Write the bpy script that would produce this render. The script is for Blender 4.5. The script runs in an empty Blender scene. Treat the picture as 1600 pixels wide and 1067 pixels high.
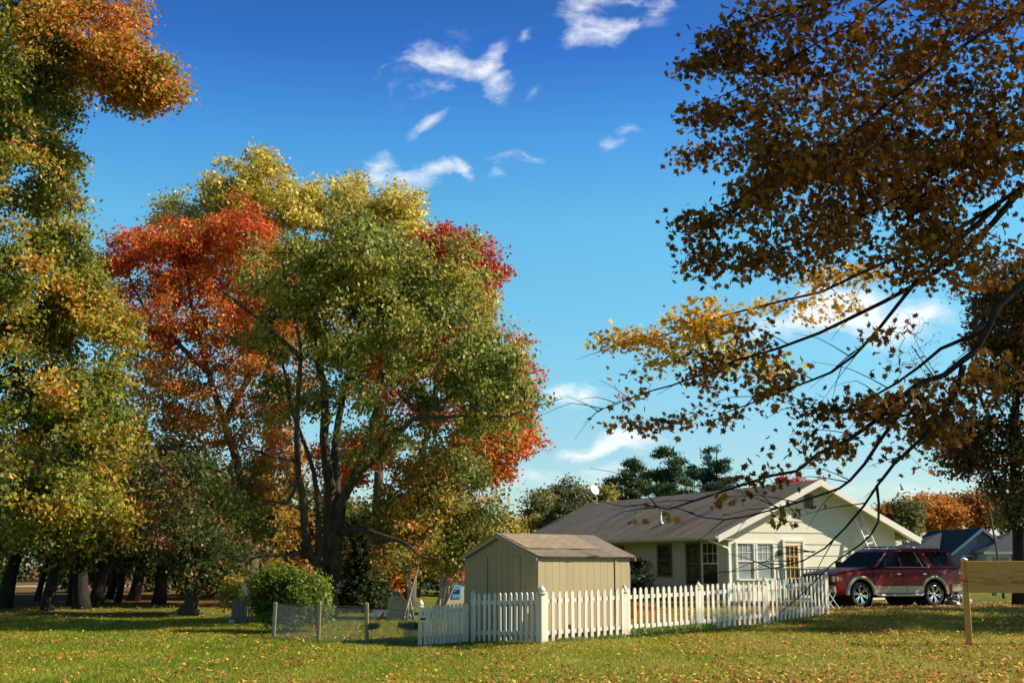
import bpy, bmesh, math, random
import numpy as np
from mathutils import Vector, Matrix
R = math.radians
SC = bpy.context.scene
COL = SC.collection
rng = np.random.default_rng(7)
random.seed(7)

# ------------------------------------------------------------------ camera
CAMZ = 1.6
F = 1930.0                       # focal length in photo pixels (1600 wide)
TH = math.atan(350.5 / F)        # upward tilt
cam_d = bpy.data.cameras.new('camera')
cam_d.sensor_width = 36.0
cam_d.lens = F / 1600.0 * 36.0
cam_d.clip_end = 6000.0
cam_d.clip_start = 0.1
cam = bpy.data.objects.new('camera', cam_d)
COL.objects.link(cam)
cam.location = (0, 0, CAMZ)
cam.rotation_euler = (math.pi / 2 + TH, 0, 0)
SC.camera = cam

# ------------------------------------------------------------------ sun, sky
SUN_EL = R(35)
SUN_H = Vector((1.0, -0.02, 0)).normalized()
SUN = Vector((SUN_H.x * math.cos(SUN_EL), SUN_H.y * math.cos(SUN_EL), math.sin(SUN_EL)))
sd = bpy.data.lights.new('sun', 'SUN')
sd.energy = 5.0
sd.angle = R(0.53)
sd.color = (1.0, 0.89, 0.71)
so = bpy.data.objects.new('sun', sd)
COL.objects.link(so)
so.rotation_euler = SUN.to_track_quat('Z', 'Y').to_euler()
so.location = (40, 0, 60)

SC.view_settings.view_transform = 'Standard'
SC.view_settings.look = 'None'
SC.view_settings.exposure = 0.68
SC.view_settings.gamma = 1.0
SC.cycles.max_bounces = 7
SC.cycles.diffuse_bounces = 3
SC.cycles.glossy_bounces = 3
SC.cycles.transmission_bounces = 5
SC.cycles.transparent_max_bounces = 6
SC.cycles.caustics_reflective = False
SC.cycles.caustics_refractive = False

world = bpy.data.worlds.new('World')
SC.world = world
world.use_nodes = True


class NT:
    """small helper for node graphs"""
    def __init__(s, nt):
        s.nt = nt
    def n(s, kind, **kw):
        nd = s.nt.nodes.new(kind)
        for k, v in kw.items():
            setattr(nd, k, v)
        return nd
    def put(s, sock, v):
        if isinstance(v, bpy.types.NodeSocket):
            s.nt.links.new(v, sock)
        else:
            sock.default_value = v
    def math(s, op, a, b=None, c=None, clamp=False):
        nd = s.n('ShaderNodeMath', operation=op, use_clamp=clamp)
        s.put(nd.inputs[0], a)
        if b is not None: s.put(nd.inputs[1], b)
        if c is not None: s.put(nd.inputs[2], c)
        return nd.outputs[0]
    def mix(s, f, a, b, blend='MIX'):
        nd = s.n('ShaderNodeMix', data_type='RGBA', blend_type=blend)
        s.put(nd.inputs[0], f)
        s.put(nd.inputs[6], a if isinstance(a, bpy.types.NodeSocket) else (*a, 1))
        s.put(nd.inputs[7], b if isinstance(b, bpy.types.NodeSocket) else (*b, 1))
        return nd.outputs[2]
    def ramp(s, f, stops):
        nd = s.n('ShaderNodeValToRGB')
        el = nd.color_ramp.elements
        while len(el) < len(stops): el.new(0.5)
        for e, (p, c) in zip(el, stops):
            e.position = p
            e.color = (*c, 1) if len(c) == 3 else c
        s.put(nd.inputs[0], f)
        return nd.outputs[0]
    def noise(s, vec, scale, detail=4, rough=0.55, dist=0.0):
        nd = s.n('ShaderNodeTexNoise')
        if vec is not None: s.nt.links.new(vec, nd.inputs['Vector'])
        nd.inputs['Scale'].default_value = scale
        nd.inputs['Detail'].default_value = detail
        nd.inputs['Roughness'].default_value = rough
        nd.inputs['Distortion'].default_value = dist
        return nd.outputs[0]


def sky_uv(px, py):
    """photo pixel -> (x/y, z/y) of a world direction"""
    cx, cy = (px - 800) / F, (533.5 - py) / F
    dy = math.cos(TH) - cy * math.sin(TH)
    dz = math.sin(TH) + cy * math.cos(TH)
    return cx / dy, dz / dy


def build_sky():
    nt = world.node_tree
    nt.nodes.clear()
    g = NT(nt)
    sky = g.n('ShaderNodeTexSky', sky_type='NISHITA')
    sky.sun_disc = False
    sky.sun_elevation = SUN_EL
    sky.sun_rotation = math.atan2(SUN_H.x, SUN_H.y)
    sky.altitude = 200
    sky.air_density = 1.0
    sky.dust_density = 0.6
    sky.ozone_density = 2.5
    tc = g.n('ShaderNodeTexCoord')
    sep = g.n('ShaderNodeSeparateXYZ')
    nt.links.new(tc.outputs['Generated'], sep.inputs[0])
    x, y, z = sep.outputs
    ys = g.math('MAXIMUM', y, 0.05)
    u = g.math('DIVIDE', x, ys)
    v = g.math('DIVIDE', z, ys)
    cmb = g.n('ShaderNodeCombineXYZ')
    g.put(cmb.inputs[0], u); g.put(cmb.inputs[1], v)
    uv = cmb.outputs[0]
    wn = g.n('ShaderNodeTexNoise')
    nt.links.new(uv, wn.inputs['Vector'])
    wn.inputs['Scale'].default_value = 14; wn.inputs['Detail'].default_value = 4
    wadd = g.n('ShaderNodeVectorMath', operation='MULTIPLY_ADD')
    nt.links.new(wn.outputs['Color'], wadd.inputs[0])
    wadd.inputs[1].default_value = (0.05, 0.05, 0)
    nt.links.new(uv, wadd.inputs[2])
    wsub = g.n('ShaderNodeVectorMath', operation='SUBTRACT')
    nt.links.new(wadd.outputs[0], wsub.inputs[0])
    wsub.inputs[1].default_value = (0.025, 0.025, 0)
    # wispy blobs: px, py, half length, half width, tilt (deg, up to the right +), strength
    blobs = [
        (500, 260, 60, 30, 30, .12), (620, 140, 70, 26, 10, .3), (700, 60, 60, 20, 10, .25), (850, 300, 60, 16, 10, .15),
        (670, 95, 48, 20, 15, 1.0), (735, 100, 50, 20, -10, 0.9), (770, 82, 30, 16, 25, 0.9), (765, 130, 26, 34, 20, 0.75), (690, 135, 40, 16, 25, 0.35),
        (600, 105, 24, 10, 50, 0.35), (830, 62, 18, 9, 50, 0.5), (820, 150, 24, 10, 25, 0.45),
        (905, 20, 34, 30, 10, 1.0), (935, 55, 46, 22, 20, 0.95), (985, 35, 50, 14, 5, 0.7), (1035, 8, 28, 14, 0, 0.7), (890, 70, 24, 20, 50, 0.5), (960, 0, 50, 12, 0, 0.6),
        (670, 190, 38, 11, 25, 0.85),
        (580, 255, 36, 18, 48, 0.95), (625, 275, 50, 22, 5, 1.0), (690, 258, 42, 12, -5, 1.0), (722, 270, 20, 12, -45, 0.9),
        (800, 250, 44, 10, 8, 0.6), (780, 275, 16, 10, 40, 0.5), (838, 246, 14, 9, -20, 0.4),
        (950, 225, 42, 9, 30, 0.55), (985, 206, 20, 7, 0, 0.6), (330, 205, 60, 12, 5, 0.18), (210, 5, 40, 12, 10, 0.35),
        (1380, 500, 100, 32, -3, 1.5), (1300, 478, 60, 34, 10, 1.4), (1230, 505, 54, 30, 0, 1.1), (1180, 530, 40, 16, 30, 0.6), (1430, 500, 50, 16, 0, 0.9),
        (900, 615, 46, 17, 0, 1.0), (865, 612, 24, 12, 20, 0.7),
        (985, 690, 50, 22, 8, 1.4), (925, 702, 50, 16, 22, 1.2), (890, 714, 28, 9, 0, 0.7), (950, 745, 60, 12, 0, 0.6),
        (1425, 650, 40, 18, 10, 0.8), (1480, 640, 44, 16, 0, 0.6), (840, 755, 70, 14, 0, 0.6), (1410, 775, 120, 16, 0, 0.6), (740, 800, 120, 20, 0, 0.5),
    ]
    total = None
    for (px, py, a, b, tilt, st) in blobs:
        u0, v0 = sky_uv(px, py)
        mp = g.n('ShaderNodeMapping', vector_type='TEXTURE')
        mp.inputs['Location'].default_value = (u0, v0, 0)
        mp.inputs['Rotation'].default_value = (0, 0, R(tilt))
        mp.inputs['Scale'].default_value = (a * 1.55 / F, b * 1.55 / F, 1)
        nt.links.new(wsub.outputs[0], mp.inputs['Vector'])
        ln = g.n('ShaderNodeVectorMath', operation='LENGTH')
        nt.links.new(mp.outputs[0], ln.inputs[0])
        m = g.math('SUBTRACT', 1.0, ln.outputs['Value'], clamp=True)
        m = g.math('MULTIPLY', m, st * 1.35)
        total = m if total is None else g.math('ADD', total, m)
    st = g.n('ShaderNodeMapping'); st.inputs['Rotation'].default_value = (0, 0, R(-28)); st.inputs['Scale'].default_value = (.7, 1.9, 1)
    nt.links.new(wsub.outputs[0], st.inputs[0])
    n1 = g.noise(st.outputs[0], 26, 10, 0.66, 0.8)
    n2 = g.noise(uv, 120, 6, 0.65, 0.4)
    nn = g.math('ADD', g.math('MULTIPLY', n1, 0.75), g.math('MULTIPLY', n2, 0.25))
    d = g.math('ADD', g.math('MULTIPLY', total, 1.0), g.math('MULTIPLY', g.math('SUBTRACT', nn, 0.5), 3.6))
    d = g.math('SUBTRACT', d, 0.22)
    d = g.math('MULTIPLY', d, g.math('MULTIPLY', total, 2.0, clamp=True))
    dens = g.math('MULTIPLY', g.math('POWER', g.math('MAXIMUM', d, 0.0), 1.3), 0.62, clamp=True)
    dens = g.math('MULTIPLY', dens, g.math('GREATER_THAN', y, 0.06))
    dens = g.math('MULTIPLY', dens, 0.80)
    # sky colour: clear, slightly cyan toward the horizon, darkened overhead to weaken ambient light
    hs = g.n('ShaderNodeHueSaturation')
    hs.inputs['Saturation'].default_value = 1.2
    hs.inputs['Hue'].default_value = 0.495
    nt.links.new(sky.outputs[0], hs.inputs['Color'])
    sky_grade = g.ramp(z, [(0.0, (.90, .94, .96)), (.09, (.84, .98, 1.0)), (.17, (.88, 1.20, 1.10)), (.27, (.86, 1.34, 1.25)), (.335, (.60, 1.08, 1.30)), (.40, (.34, .66, 1.14)), (.56, (.26, .26, .24))])
    tint = g.mix(1.0, hs.outputs[0], sky_grade, 'MULTIPLY')
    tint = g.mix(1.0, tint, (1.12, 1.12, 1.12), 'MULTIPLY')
    cloud = g.mix(n1, (7.0, 7.5, 8.2), (8.6, 8.4, 8.2))
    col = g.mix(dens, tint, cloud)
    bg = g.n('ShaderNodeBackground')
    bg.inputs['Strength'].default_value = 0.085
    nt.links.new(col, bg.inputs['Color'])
    out = g.n('ShaderNodeOutputWorld')
    nt.links.new(bg.outputs[0], out.inputs[0])


build_sky()


# ------------------------------------------------------------------ placement helpers
def at(px, py, Y):
    """world point seen at a photo pixel, Y metres out"""
    cx, cy = (px - 800) / F, (533.5 - py) / F
    dy = math.cos(TH) - cy * math.sin(TH)
    dz = math.sin(TH) + cy * math.cos(TH)
    return Vector((cx * Y / dy, Y, CAMZ + dz * Y / dy))


def sm(a, b, x):
    t = np.clip((x - a) / (b - a), 0, 1)
    return t * t * (3 - 2 * t)


def G(x, y):
    """ground height"""
    x = np.asarray(x, float); y = np.asarray(y, float)
    left = np.interp(y, [0, 20, 26, 28.5, 31, 36, 45, 60, 100, 300], [0, -.10, -.18, -.12, -.13, -.04, .16, .2, .3, .6])
    right = np.interp(y, [0, 25, 28, 31, 34, 41, 60, 100, 300], [0, 0, .05, .17, .34, .27, .3, .4, .6])
    w = sm(-1.8, 1.2, x)
    z = left * (1 - w) + right * w
    z = z + 0.02 * np.sin(x * 0.9 + 1.3) * np.sin(y * 0.7) * sm(2, 10, y)
    return z


def g1(x, y): return float(G(x, y))


# ------------------------------------------------------------------ object helpers
def tag(o, label=None, cat=None, group=None, kind=None):
    if label: o['label'] = label
    if cat: o['category'] = cat
    if group: o['group'] = group
    if kind: o['kind'] = kind
    return o


def empty(name, loc, rz=0.0, label=None, cat=None, group=None):
    o = bpy.data.objects.new(name, None)
    COL.objects.link(o)
    o.location = loc
    o.rotation_euler = (0, 0, rz)
    o.empty_display_size = 0.3
    return tag(o, label, cat, group)


def place(name, me, parent=None, loc=None, rz=0.0):
    o = bpy.data.objects.new(name, me)
    COL.objects.link(o)
    if parent is not None: o.parent = parent
    if loc is not None: o.location = loc
    if rz: o.rotation_euler = (0, 0, rz)
    return o


class MB:
    def __init__(s):
        s.v = []; s.f = []
    def add(s, vs, fs):
        k = len(s.v)
        s.v += [tuple(v) for v in vs]
        s.f += [tuple(i + k for i in f) for f in fs]
        return s
    def box(s, c, size, M=None):
        hx, hy, hz = size[0] / 2, size[1] / 2, size[2] / 2
        vs = [Vector((x, y, z)) for z in (-hz, hz) for x, y in ((-hx, -hy), (hx, -hy), (hx, hy), (-hx, hy))]
        c = Vector(c)
        vs = [(M @ v if M is not None else v) + c for v in vs]
        return s.add(vs, [(0, 3, 2, 1), (4, 5, 6, 7), (0, 1, 5, 4), (1, 2, 6, 5), (2, 3, 7, 6), (3, 0, 4, 7)])
    def rbox(s, c, size, b=0.01, M=None):
        """box with chamfered vertical and top edges"""
        hx, hy, hz = size[0] / 2, size[1] / 2, size[2] / 2
        ring = [(-hx + b, -hy), (hx - b, -hy), (hx, -hy + b), (hx, hy - b), (hx - b, hy), (-hx + b, hy), (-hx, hy - b), (-hx, -hy + b)]
        ins = [(x * (hx - b) / hx, y * (hy - b) / hy) for x, y in ring]
        lv = [(ins, -hz), (ring, -hz + b), (ring, hz - b), (ins, hz)]
        vs = []; c = Vector(c)
        for rg, z in lv:
            for x, y in rg:
                v = Vector((x, y, z)); vs.append((M @ v if M is not None else v) + c)
        fs = [tuple(reversed(range(8))), tuple(range(24, 32))]
        for l in range(3):
            for i in range(8):
                j = (i + 1) % 8
                fs.append((l * 8 + i, l * 8 + j, l * 8 + 8 + j, l * 8 + 8 + i))
        return s.add(vs, fs)
    def beam(s, a, b, w, h, up=(0, 0, 1)):
        """rectangular bar from a to b, w across, h along up"""
        a = Vector(a); b = Vector(b)
        d = (b - a).normalized(); up = Vector(up)
        sd_ = d.cross(up).normalized(); u2 = sd_.cross(d).normalized()
        vs = []
        for p in (a, b):
            for i, j in ((-1, -1), (1, -1), (1, 1), (-1, 1)):
                vs.append(p + sd_ * (w / 2 * i) + u2 * (h / 2 * j))
        return s.add(vs, [(0, 1, 2, 3), (7, 6, 5, 4), (0, 4, 5, 1), (1, 5, 6, 2), (2, 6, 7, 3), (3, 7, 4, 0)])
    def tube(s, pts, rad, n=8, cap=True):
        pts = [Vector(p) for p in pts]
        if not hasattr(rad, '__len__'): rad = [rad] * len(pts)
        k = len(s.v); prev = None
        for i, p in enumerate(pts):
            d = (pts[min(i + 1, len(pts) - 1)] - pts[max(i - 1, 0)]).normalized()
            if prev is None:
                prev = d.orthogonal().normalized()
            x = (prev - d * prev.dot(d)).normalized(); prev = x
            yv = d.cross(x)
            for j in range(n):
                a = 2 * math.pi * j / n
                s.v.append(tuple(p + (x * math.cos(a) + yv * math.sin(a)) * rad[i]))
        for i in range(len(pts) - 1):
            for j in range(n):
                a = k + i * n + j; b = k + i * n + (j + 1) % n
                s.f.append((a, b, b + n, a + n))
        if cap:
            s.f.append(tuple(k + j for j in reversed(range(n))))
            s.f.append(tuple(k + (len(pts) - 1) * n + j for j in range(n)))
        return s
    def prism(s, poly, a, b, M=None):
        """poly (x,z) extruded along y from a to b"""
        n = len(poly)
        vs = [Vector((x, a, z)) for x, z in poly] + [Vector((x, b, z)) for x, z in poly]
        if M is not None: vs = [M @ v for v in vs]
        fs = [tuple(range(n)), tuple(reversed(range(n, 2 * n)))]
        for i in range(n):
            j = (i + 1) % n
            fs.append((i, i + n, j + n, j))
        return s.add(vs, fs)
    def lathe(s, prof, c, axis='z', n=24):
        k = len(s.v); c = Vector(c)
        for r, h in prof:
            for j in range(n):
                a = 2 * math.pi * j / n
                p = (r * math.cos(a), r * math.sin(a), h) if axis == 'z' else (r * math.cos(a), h, r * math.sin(a))
                s.v.append(tuple(Vector(p) + c))
        for i in range(len(prof) - 1):
            for j in range(n):
                a = k + i * n + j; b = k + i * n + (j + 1) % n
                s.f.append((a, b, b + n, a + n))
        return s
    def mesh(s, name, m, smooth=False):
        me = bpy.data.meshes.new(name)
        me.from_pydata(s.v, [], s.f)
        bm = bmesh.new(); bm.from_mesh(me)
        bmesh.ops.recalc_face_normals(bm, faces=bm.faces)
        bm.to_mesh(me); bm.free()
        me.materials.append(m)
        if smooth:
            me.polygons.foreach_set('use_smooth', [True] * len(me.polygons))
        return me
    def build(s, name, m, parent=None, smooth=False, loc=None, rz=0.0):
        return place(name, s.mesh(name, m, smooth), parent, loc, rz)


def np_mesh(name, co, sizes, mats, fcol=None, mi=None, smooth=False, parent=None):
    """mesh from vertex array; faces are consecutive runs of vertices with the given sizes"""
    me = bpy.data.meshes.new(name)
    nv = len(co); nf = len(sizes)
    sizes = np.asarray(sizes, np.int32)
    me.vertices.add(nv)
    me.vertices.foreach_set('co', np.ascontiguousarray(co, np.float32).ravel())
    me.loops.add(int(sizes.sum()))
    me.loops.foreach_set('vertex_index', np.arange(nv, dtype=np.int32))
    me.polygons.add(nf)
    st = np.zeros(nf, np.int32); st[1:] = np.cumsum(sizes)[:-1]
    me.polygons.foreach_set('loop_start', st)
    me.polygons.foreach_set('loop_total', sizes)
    me.update(calc_edges=True)
    for m in mats: me.materials.append(m)
    if fcol is not None:
        at_ = me.attributes.new('Col', 'FLOAT_COLOR', 'FACE')
        c4 = np.ones((nf, 4), np.float32); c4[:, :3] = fcol
        at_.data.foreach_set('color', c4.ravel())
    return place(name, me, parent)


# ------------------------------------------------------------------ materials
MAT = {}


def newmat(name):
    m = bpy.data.materials.new(name)
    m.use_nodes = True
    nt = m.node_tree
    bs = nt.nodes['Principled BSDF']
    return m, NT(nt), bs


def simple(name, col, rough=0.6, metal=0.0, var=0.12, scale=6, bump=0.0, bscale=40, spec=0.5, dirt=None, coat=0.0):
    """painted or plain surface with uneven tone"""
    m, g, bs = newmat(name)
    tc = g.n('ShaderNodeTexCoord')
    n1 = g.noise(tc.outputs['Object'], scale, 6, 0.6)
    f = g.math('MULTIPLY_ADD', n1, 2 * var, 1 - var)
    c = g.mix(1.0, (*col,), (1, 1, 1), 'MULTIPLY')
    cc = g.n('ShaderNodeCombineColor')
    for i in range(3): g.put(cc.inputs[i], f)
    c = g.mix(1.0, col, cc.outputs[0], 'MULTIPLY')
    if dirt:
        n2 = g.noise(tc.outputs['Object'], dirt[2], 8, 0.7)
        k = g.ramp(n2, [(dirt[3], (0, 0, 0)), (dirt[3] + 0.18, (1, 1, 1))])
        k = g.math('MULTIPLY', k, dirt[1])
        c = g.mix(k, c, dirt[0])
    g.put(bs.inputs['Base Color'], c)
    bs.inputs['Roughness'].default_value = rough
    bs.inputs['Metallic'].default_value = metal
    bs.inputs['Specular IOR Level'].default_value = spec
    bs.inputs['Coat Weight'].default_value = coat
    if bump:
        b = g.n('ShaderNodeBump')
        b.inputs['Strength'].default_value = bump
        b.inputs['Distance'].default_value = 0.02
        g.put(b.inputs['Height'], g.noise(tc.outputs['Object'], bscale, 5, 0.6))
        g.put(bs.inputs['Normal'], b.outputs[0])
    MAT[name] = m
    return m


def leafmat(name, trans=0.35, rough=0.5, spec=0.35):
    m, g, bs = newmat(name)
    a = g.n('ShaderNodeAttribute', attribute_name='Col')
    g.put(bs.inputs['Base Color'], a.outputs['Color'])
    bs.inputs['Roughness'].default_value = rough
    bs.inputs['Specular IOR Level'].default_value = spec
    tr = g.n('ShaderNodeBsdfTranslucent')
    tcol = g.n('ShaderNodeGamma'); tcol.inputs[1].default_value = 0.85
    g.put(tcol.inputs[0], a.outputs['Color'])
    g.put(tr.inputs['Color'], tcol.outputs[0])
    mx = g.n('ShaderNodeMixShader')
    mx.inputs[0].default_value = trans
    m.node_tree.links.new(bs.outputs[0], mx.inputs[1])
    m.node_tree.links.new(tr.outputs[0], mx.inputs[2])
    out = [n for n in m.node_tree.nodes if n.type == 'OUTPUT_MATERIAL'][0]
    m.node_tree.links.new(mx.outputs[0], out.inputs[0])
    MAT[name] = m
    return m


leafmat('leaf', 0.38)
leafmat('near_leaf', 0.3, 0.55, 0.2)
leafmat('needle', 0.15, 0.6, 0.2)
leafmat('blade', 0.35, 0.6, 0.15)
leafmat('litter', 0.15, 0.7, 0.2)


def barkmat(name, c1, c2, scale=6):
    m, g, bs = newmat(name)
    tc = g.n('ShaderNodeTexCoord')
    mp = g.n('ShaderNodeMapping'); mp.inputs['Scale'].default_value = (1, 1, 0.22)
    m.node_tree.links.new(tc.outputs['Object'], mp.inputs[0])
    n1 = g.noise(mp.outputs[0], scale * 2.2, 7, 0.7, 0.4)
    n2 = g.noise(tc.outputs['Object'], 1.2, 3)
    f = g.math('ADD', g.math('MULTIPLY', n1, 0.75), g.math('MULTIPLY', n2, 0.3))
    g.put(bs.inputs['Base Color'], g.ramp(f, [(0.36, c1), (0.66, c2)]))
    bs.inputs['Roughness'].default_value = 0.9
    bs.inputs['Specular IOR Level'].default_value = 0.15
    b = g.n('ShaderNodeBump'); b.inputs['Strength'].default_value = 0.9; b.inputs['Distance'].default_value = 0.04
    g.put(b.inputs['Height'], n1)
    g.put(bs.inputs['Normal'], b.outputs[0])
    MAT[name] = m
    return m


barkmat('bark', (0.035, 0.028, 0.022), (0.17, 0.145, 0.12))
barkmat('bark_grey', (0.020, 0.016, 0.012), (0.15, 0.12, 0.09))
barkmat('bark_pale', (0.16, 0.145, 0.12), (0.46, 0.43, 0.38))
barkmat('bark_dark', (0.012, 0.010, 0.008), (0.05, 0.04, 0.032))

simple('white_vinyl', (0.68, 0.63, 0.52), 0.45, var=0.07, scale=3, dirt=((0.42, 0.40, 0.33), 0.5, 2.2, 0.56))
simple('white_trim', (0.80, 0.77, 0.68), 0.5, var=0.06, dirt=((0.5, 0.46, 0.36), 0.4, 3, 0.58))
simple('cream_paint', (0.64, 0.59, 0.43), 0.7, var=0.07, scale=1.5, bump=0.1, bscale=60)
simple('foundation', (0.45, 0.45, 0.43), 0.8, var=0.12, scale=2, bump=0.3, bscale=30)
simple('metal_grey', (0.5, 0.5, 0.5), 0.4, 0.7)
simple('alu', (0.80, 0.79, 0.75), 0.5, 0.15, var=0.05)
simple('dish_white', (0.60, 0.60, 0.58), 0.4)
simple('black_rubber', (0.02, 0.02, 0.02), 0.8, spec=0.3)
simple('dark_void', (0.015, 0.014, 0.012), 0.8, spec=0.2)
simple('wood_amber', (0.62, 0.36, 0.12), 0.6, var=0.15)
simple('post_wood', (0.30, 0.25, 0.16), 0.85, var=0.25, scale=10, bump=0.5, bscale=50)
simple('grey_wood', (0.16, 0.155, 0.14), 0.9, var=0.3, scale=12, bump=0.5, bscale=50)
simple('wire', (0.20, 0.22, 0.21), 0.5, 0.5, var=0.1)
simple('orange_plastic', (0.85, 0.24, 0.02), 0.35, var=0.05)
simple('red_plastic', (0.55, 0.06, 0.04), 0.4, var=0.1)
simple('blue_plastic', (0.06, 0.28, 0.62), 0.4, var=0.1)
simple('tan_plastic', (0.48, 0.38, 0.24), 0.5, var=0.1)
simple('yellow_fabric', (0.72, 0.58, 0.10), 0.8, var=0.1)
simple('brown_wicker', (0.09, 0.05, 0.025), 0.8, var=0.3, scale=20)
simple('asphalt', (0.32, 0.31, 0.30), 0.9, var=0.15, scale=1.0)
simple('blue_grey', (0.17, 0.22, 0.27), 0.7, var=0.06)
simple('far_white', (0.55, 0.54, 0.5), 0.7, var=0.06)
simple('brick_far', (0.24, 0.11, 0.08), 0.85, var=0.2, scale=8)
simple('stone', (0.5, 0.48, 0.44), 0.8, var=0.15)


def sidingmat(name, base, pitch, axis, groove=0.35, dirt=0.3):
    """boards: thin dark line every pitch metres along an object axis"""
    m, g, bs = newmat(name)
    tc = g.n('ShaderNodeTexCoord')
    sep = g.n('ShaderNodeSeparateXYZ')
    m.node_tree.links.new(tc.outputs['Object'], sep.inputs[0])
    k = g.math('FRACT', g.math('DIVIDE', sep.outputs['XYZ'.index(axis)], pitch))
    line = g.math('LESS_THAN', k, 0.018 / pitch)
    n1 = g.noise(tc.outputs['Object'], 1.3, 6, 0.65)
    n2 = g.noise(tc.outputs['Object'], 9, 6, 0.7)
    idx = g.math('FLOOR', g.math('DIVIDE', sep.outputs['XYZ'.index(axis)], pitch))
    wn = g.n('ShaderNodeTexWhiteNoise', noise_dimensions='1D')
    g.put(wn.inputs['W'], idx)
    f = g.math('ADD', 0.86, g.math('MULTIPLY', n1, 0.2))
    f = g.math('ADD', f, g.math('MULTIPLY', wn.outputs['Value'], 0.07))
    cc = g.n('ShaderNodeCombineColor')
    for i in range(3): g.put(cc.inputs[i], f)
    c = g.mix(1.0, base, cc.outputs[0], 'MULTIPLY')
    c = g.mix(g.math('MULTIPLY', g.ramp(n2, [(0.5, (0, 0, 0)), (0.75, (1, 1, 1))]), dirt), c, tuple(b * 0.62 for b in base))
    c = g.mix(g.math('MULTIPLY', line, groove), c, (0.08, 0.07, 0.05))
    g.put(bs.inputs['Base Color'], c)
    bs.inputs['Roughness'].default_value = 0.75
    b = g.n('ShaderNodeBump'); b.inputs['Strength'].default_value = 0.8; b.inputs['Distance'].default_value = 0.01
    g.put(b.inputs['Height'], g.math('SUBTRACT', g.math('MULTIPLY', n2, 0.15), line))
    g.put(bs.inputs['Normal'], b.outputs[0])
    MAT[name] = m
    return m


sidingmat('shed_siding', (0.36, 0.29, 0.155), 0.205, 'X', 0.32, 0.4)
sidingmat('shed_siding_side', (0.38, 0.285, 0.14), 0.205, 'Y', 0.32, 0.4)


def shinglemat(name, c1, c2, c3, row=0.14, streak=0.5):
    m, g, bs = newmat(name)
    tc = g.n('ShaderNodeTexCoord')
    uv = g.n('ShaderNodeAttribute', attribute_name='UVMap')
    br = g.n('ShaderNodeTexBrick')
    m.node_tree.links.new(tc.outputs['UV'], br.inputs['Vector'])
    br.inputs['Scale'].default_value = 1.0
    br.inputs['Brick Width'].default_value = 0.32
    br.inputs['Row Height'].default_value = row
    br.inputs['Mortar Size'].default_value = 0.008
    br.inputs['Color1'].default_value = (*c1, 1)
    br.inputs['Color2'].default_value = (*c2, 1)
    br.inputs['Mortar'].default_value = tuple(x * 0.35 for x in c1) + (1,)
    mp = g.n('ShaderNodeMapping'); mp.inputs['Scale'].default_value = (1.6, 0.14, 1)
    m.node_tree.links.new(tc.outputs['UV'], mp.inputs[0])
    n1 = g.noise(mp.outputs[0], 1.6, 7, 0.7, 0.6)
    n2 = g.noise(tc.outputs['UV'], 0.9, 5, 0.6)
    c = g.mix(g.math('MULTIPLY', g.ramp(n1, [(0.42, (0, 0, 0)), (0.62, (1, 1, 1))]), streak), br.outputs[0], c3)
    c = g.mix(g.math('MULTIPLY', n2, 0.5), c, tuple(x * 0.55 for x in c1))
    g.put(bs.inputs['Base Color'], c)
    bs.inputs['Roughness'].default_value = 0.92
    bs.inputs['Specular IOR Level'].default_value = 0.2
    b = g.n('ShaderNodeBump'); b.inputs['Strength'].default_value = 0.8; b.inputs['Distance'].default_value = 0.02
    g.put(b.inputs['Height'], g.math('ADD', br.outputs['Fac'], g.noise(tc.outputs['UV'], 50, 3)))
    b.invert = True
    g.put(bs.inputs['Normal'], b.outputs[0])
    MAT[name] = m
    return m


shinglemat('roof_dark', (0.15, 0.132, 0.112), (0.19, 0.168, 0.145), (0.31, 0.275, 0.24), 0.14, 0.75)
shinglemat('roof_tan', (0.32, 0.24, 0.165), (0.41, 0.315, 0.225), (0.24, 0.20, 0.16), 0.14, 0.6)
shinglemat('roof_worn', (0.22, 0.19, 0.15), (0.28, 0.24, 0.19), (0.16, 0.14, 0.12), 0.14, 0.6)
shinglemat('roof_blue', (0.045, 0.055, 0.075), (0.06, 0.07, 0.09), (0.08, 0.09, 0.11), 0.2, 0.4)


def glassmat(name, col, refl=0.5):
    m, g, bs = newmat(name)
    tc = g.n('ShaderNodeTexCoord')
    n1 = g.noise(tc.outputs['Object'], 2.5, 5, 0.6)
    g.put(bs.inputs['Base Color'], g.mix(n1, tuple(c * 0.6 for c in col), tuple(min(1, c * 1.4) for c in col)))
    bs.inputs['Roughness'].default_value = 0.06
    bs.inputs['Specular IOR Level'].default_value = refl
    MAT[name] = m
    return m


glassmat('glass_dark', (0.02, 0.022, 0.024), 0.6)
glassmat('glass_mid', (0.10, 0.12, 0.12), 0.6)
glassmat('glass_pale', (0.28, 0.33, 0.34), 0.6)
glassmat('car_glass', (0.006, 0.007, 0.008), 0.25)


def uv_planar(me, origin, ax, ay):
    """metre-scale UVs along two axes"""
    uvl = me.uv_layers.new(name='UVMap')
    o = Vector(origin); ax = Vector(ax).normalized(); ay = Vector(ay).normalized()
    for lp in me.loops:
        p = me.vertices[lp.vertex_index].co - o
        uvl.data[lp.index].uv = (p.dot(ax), p.dot(ay))


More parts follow.
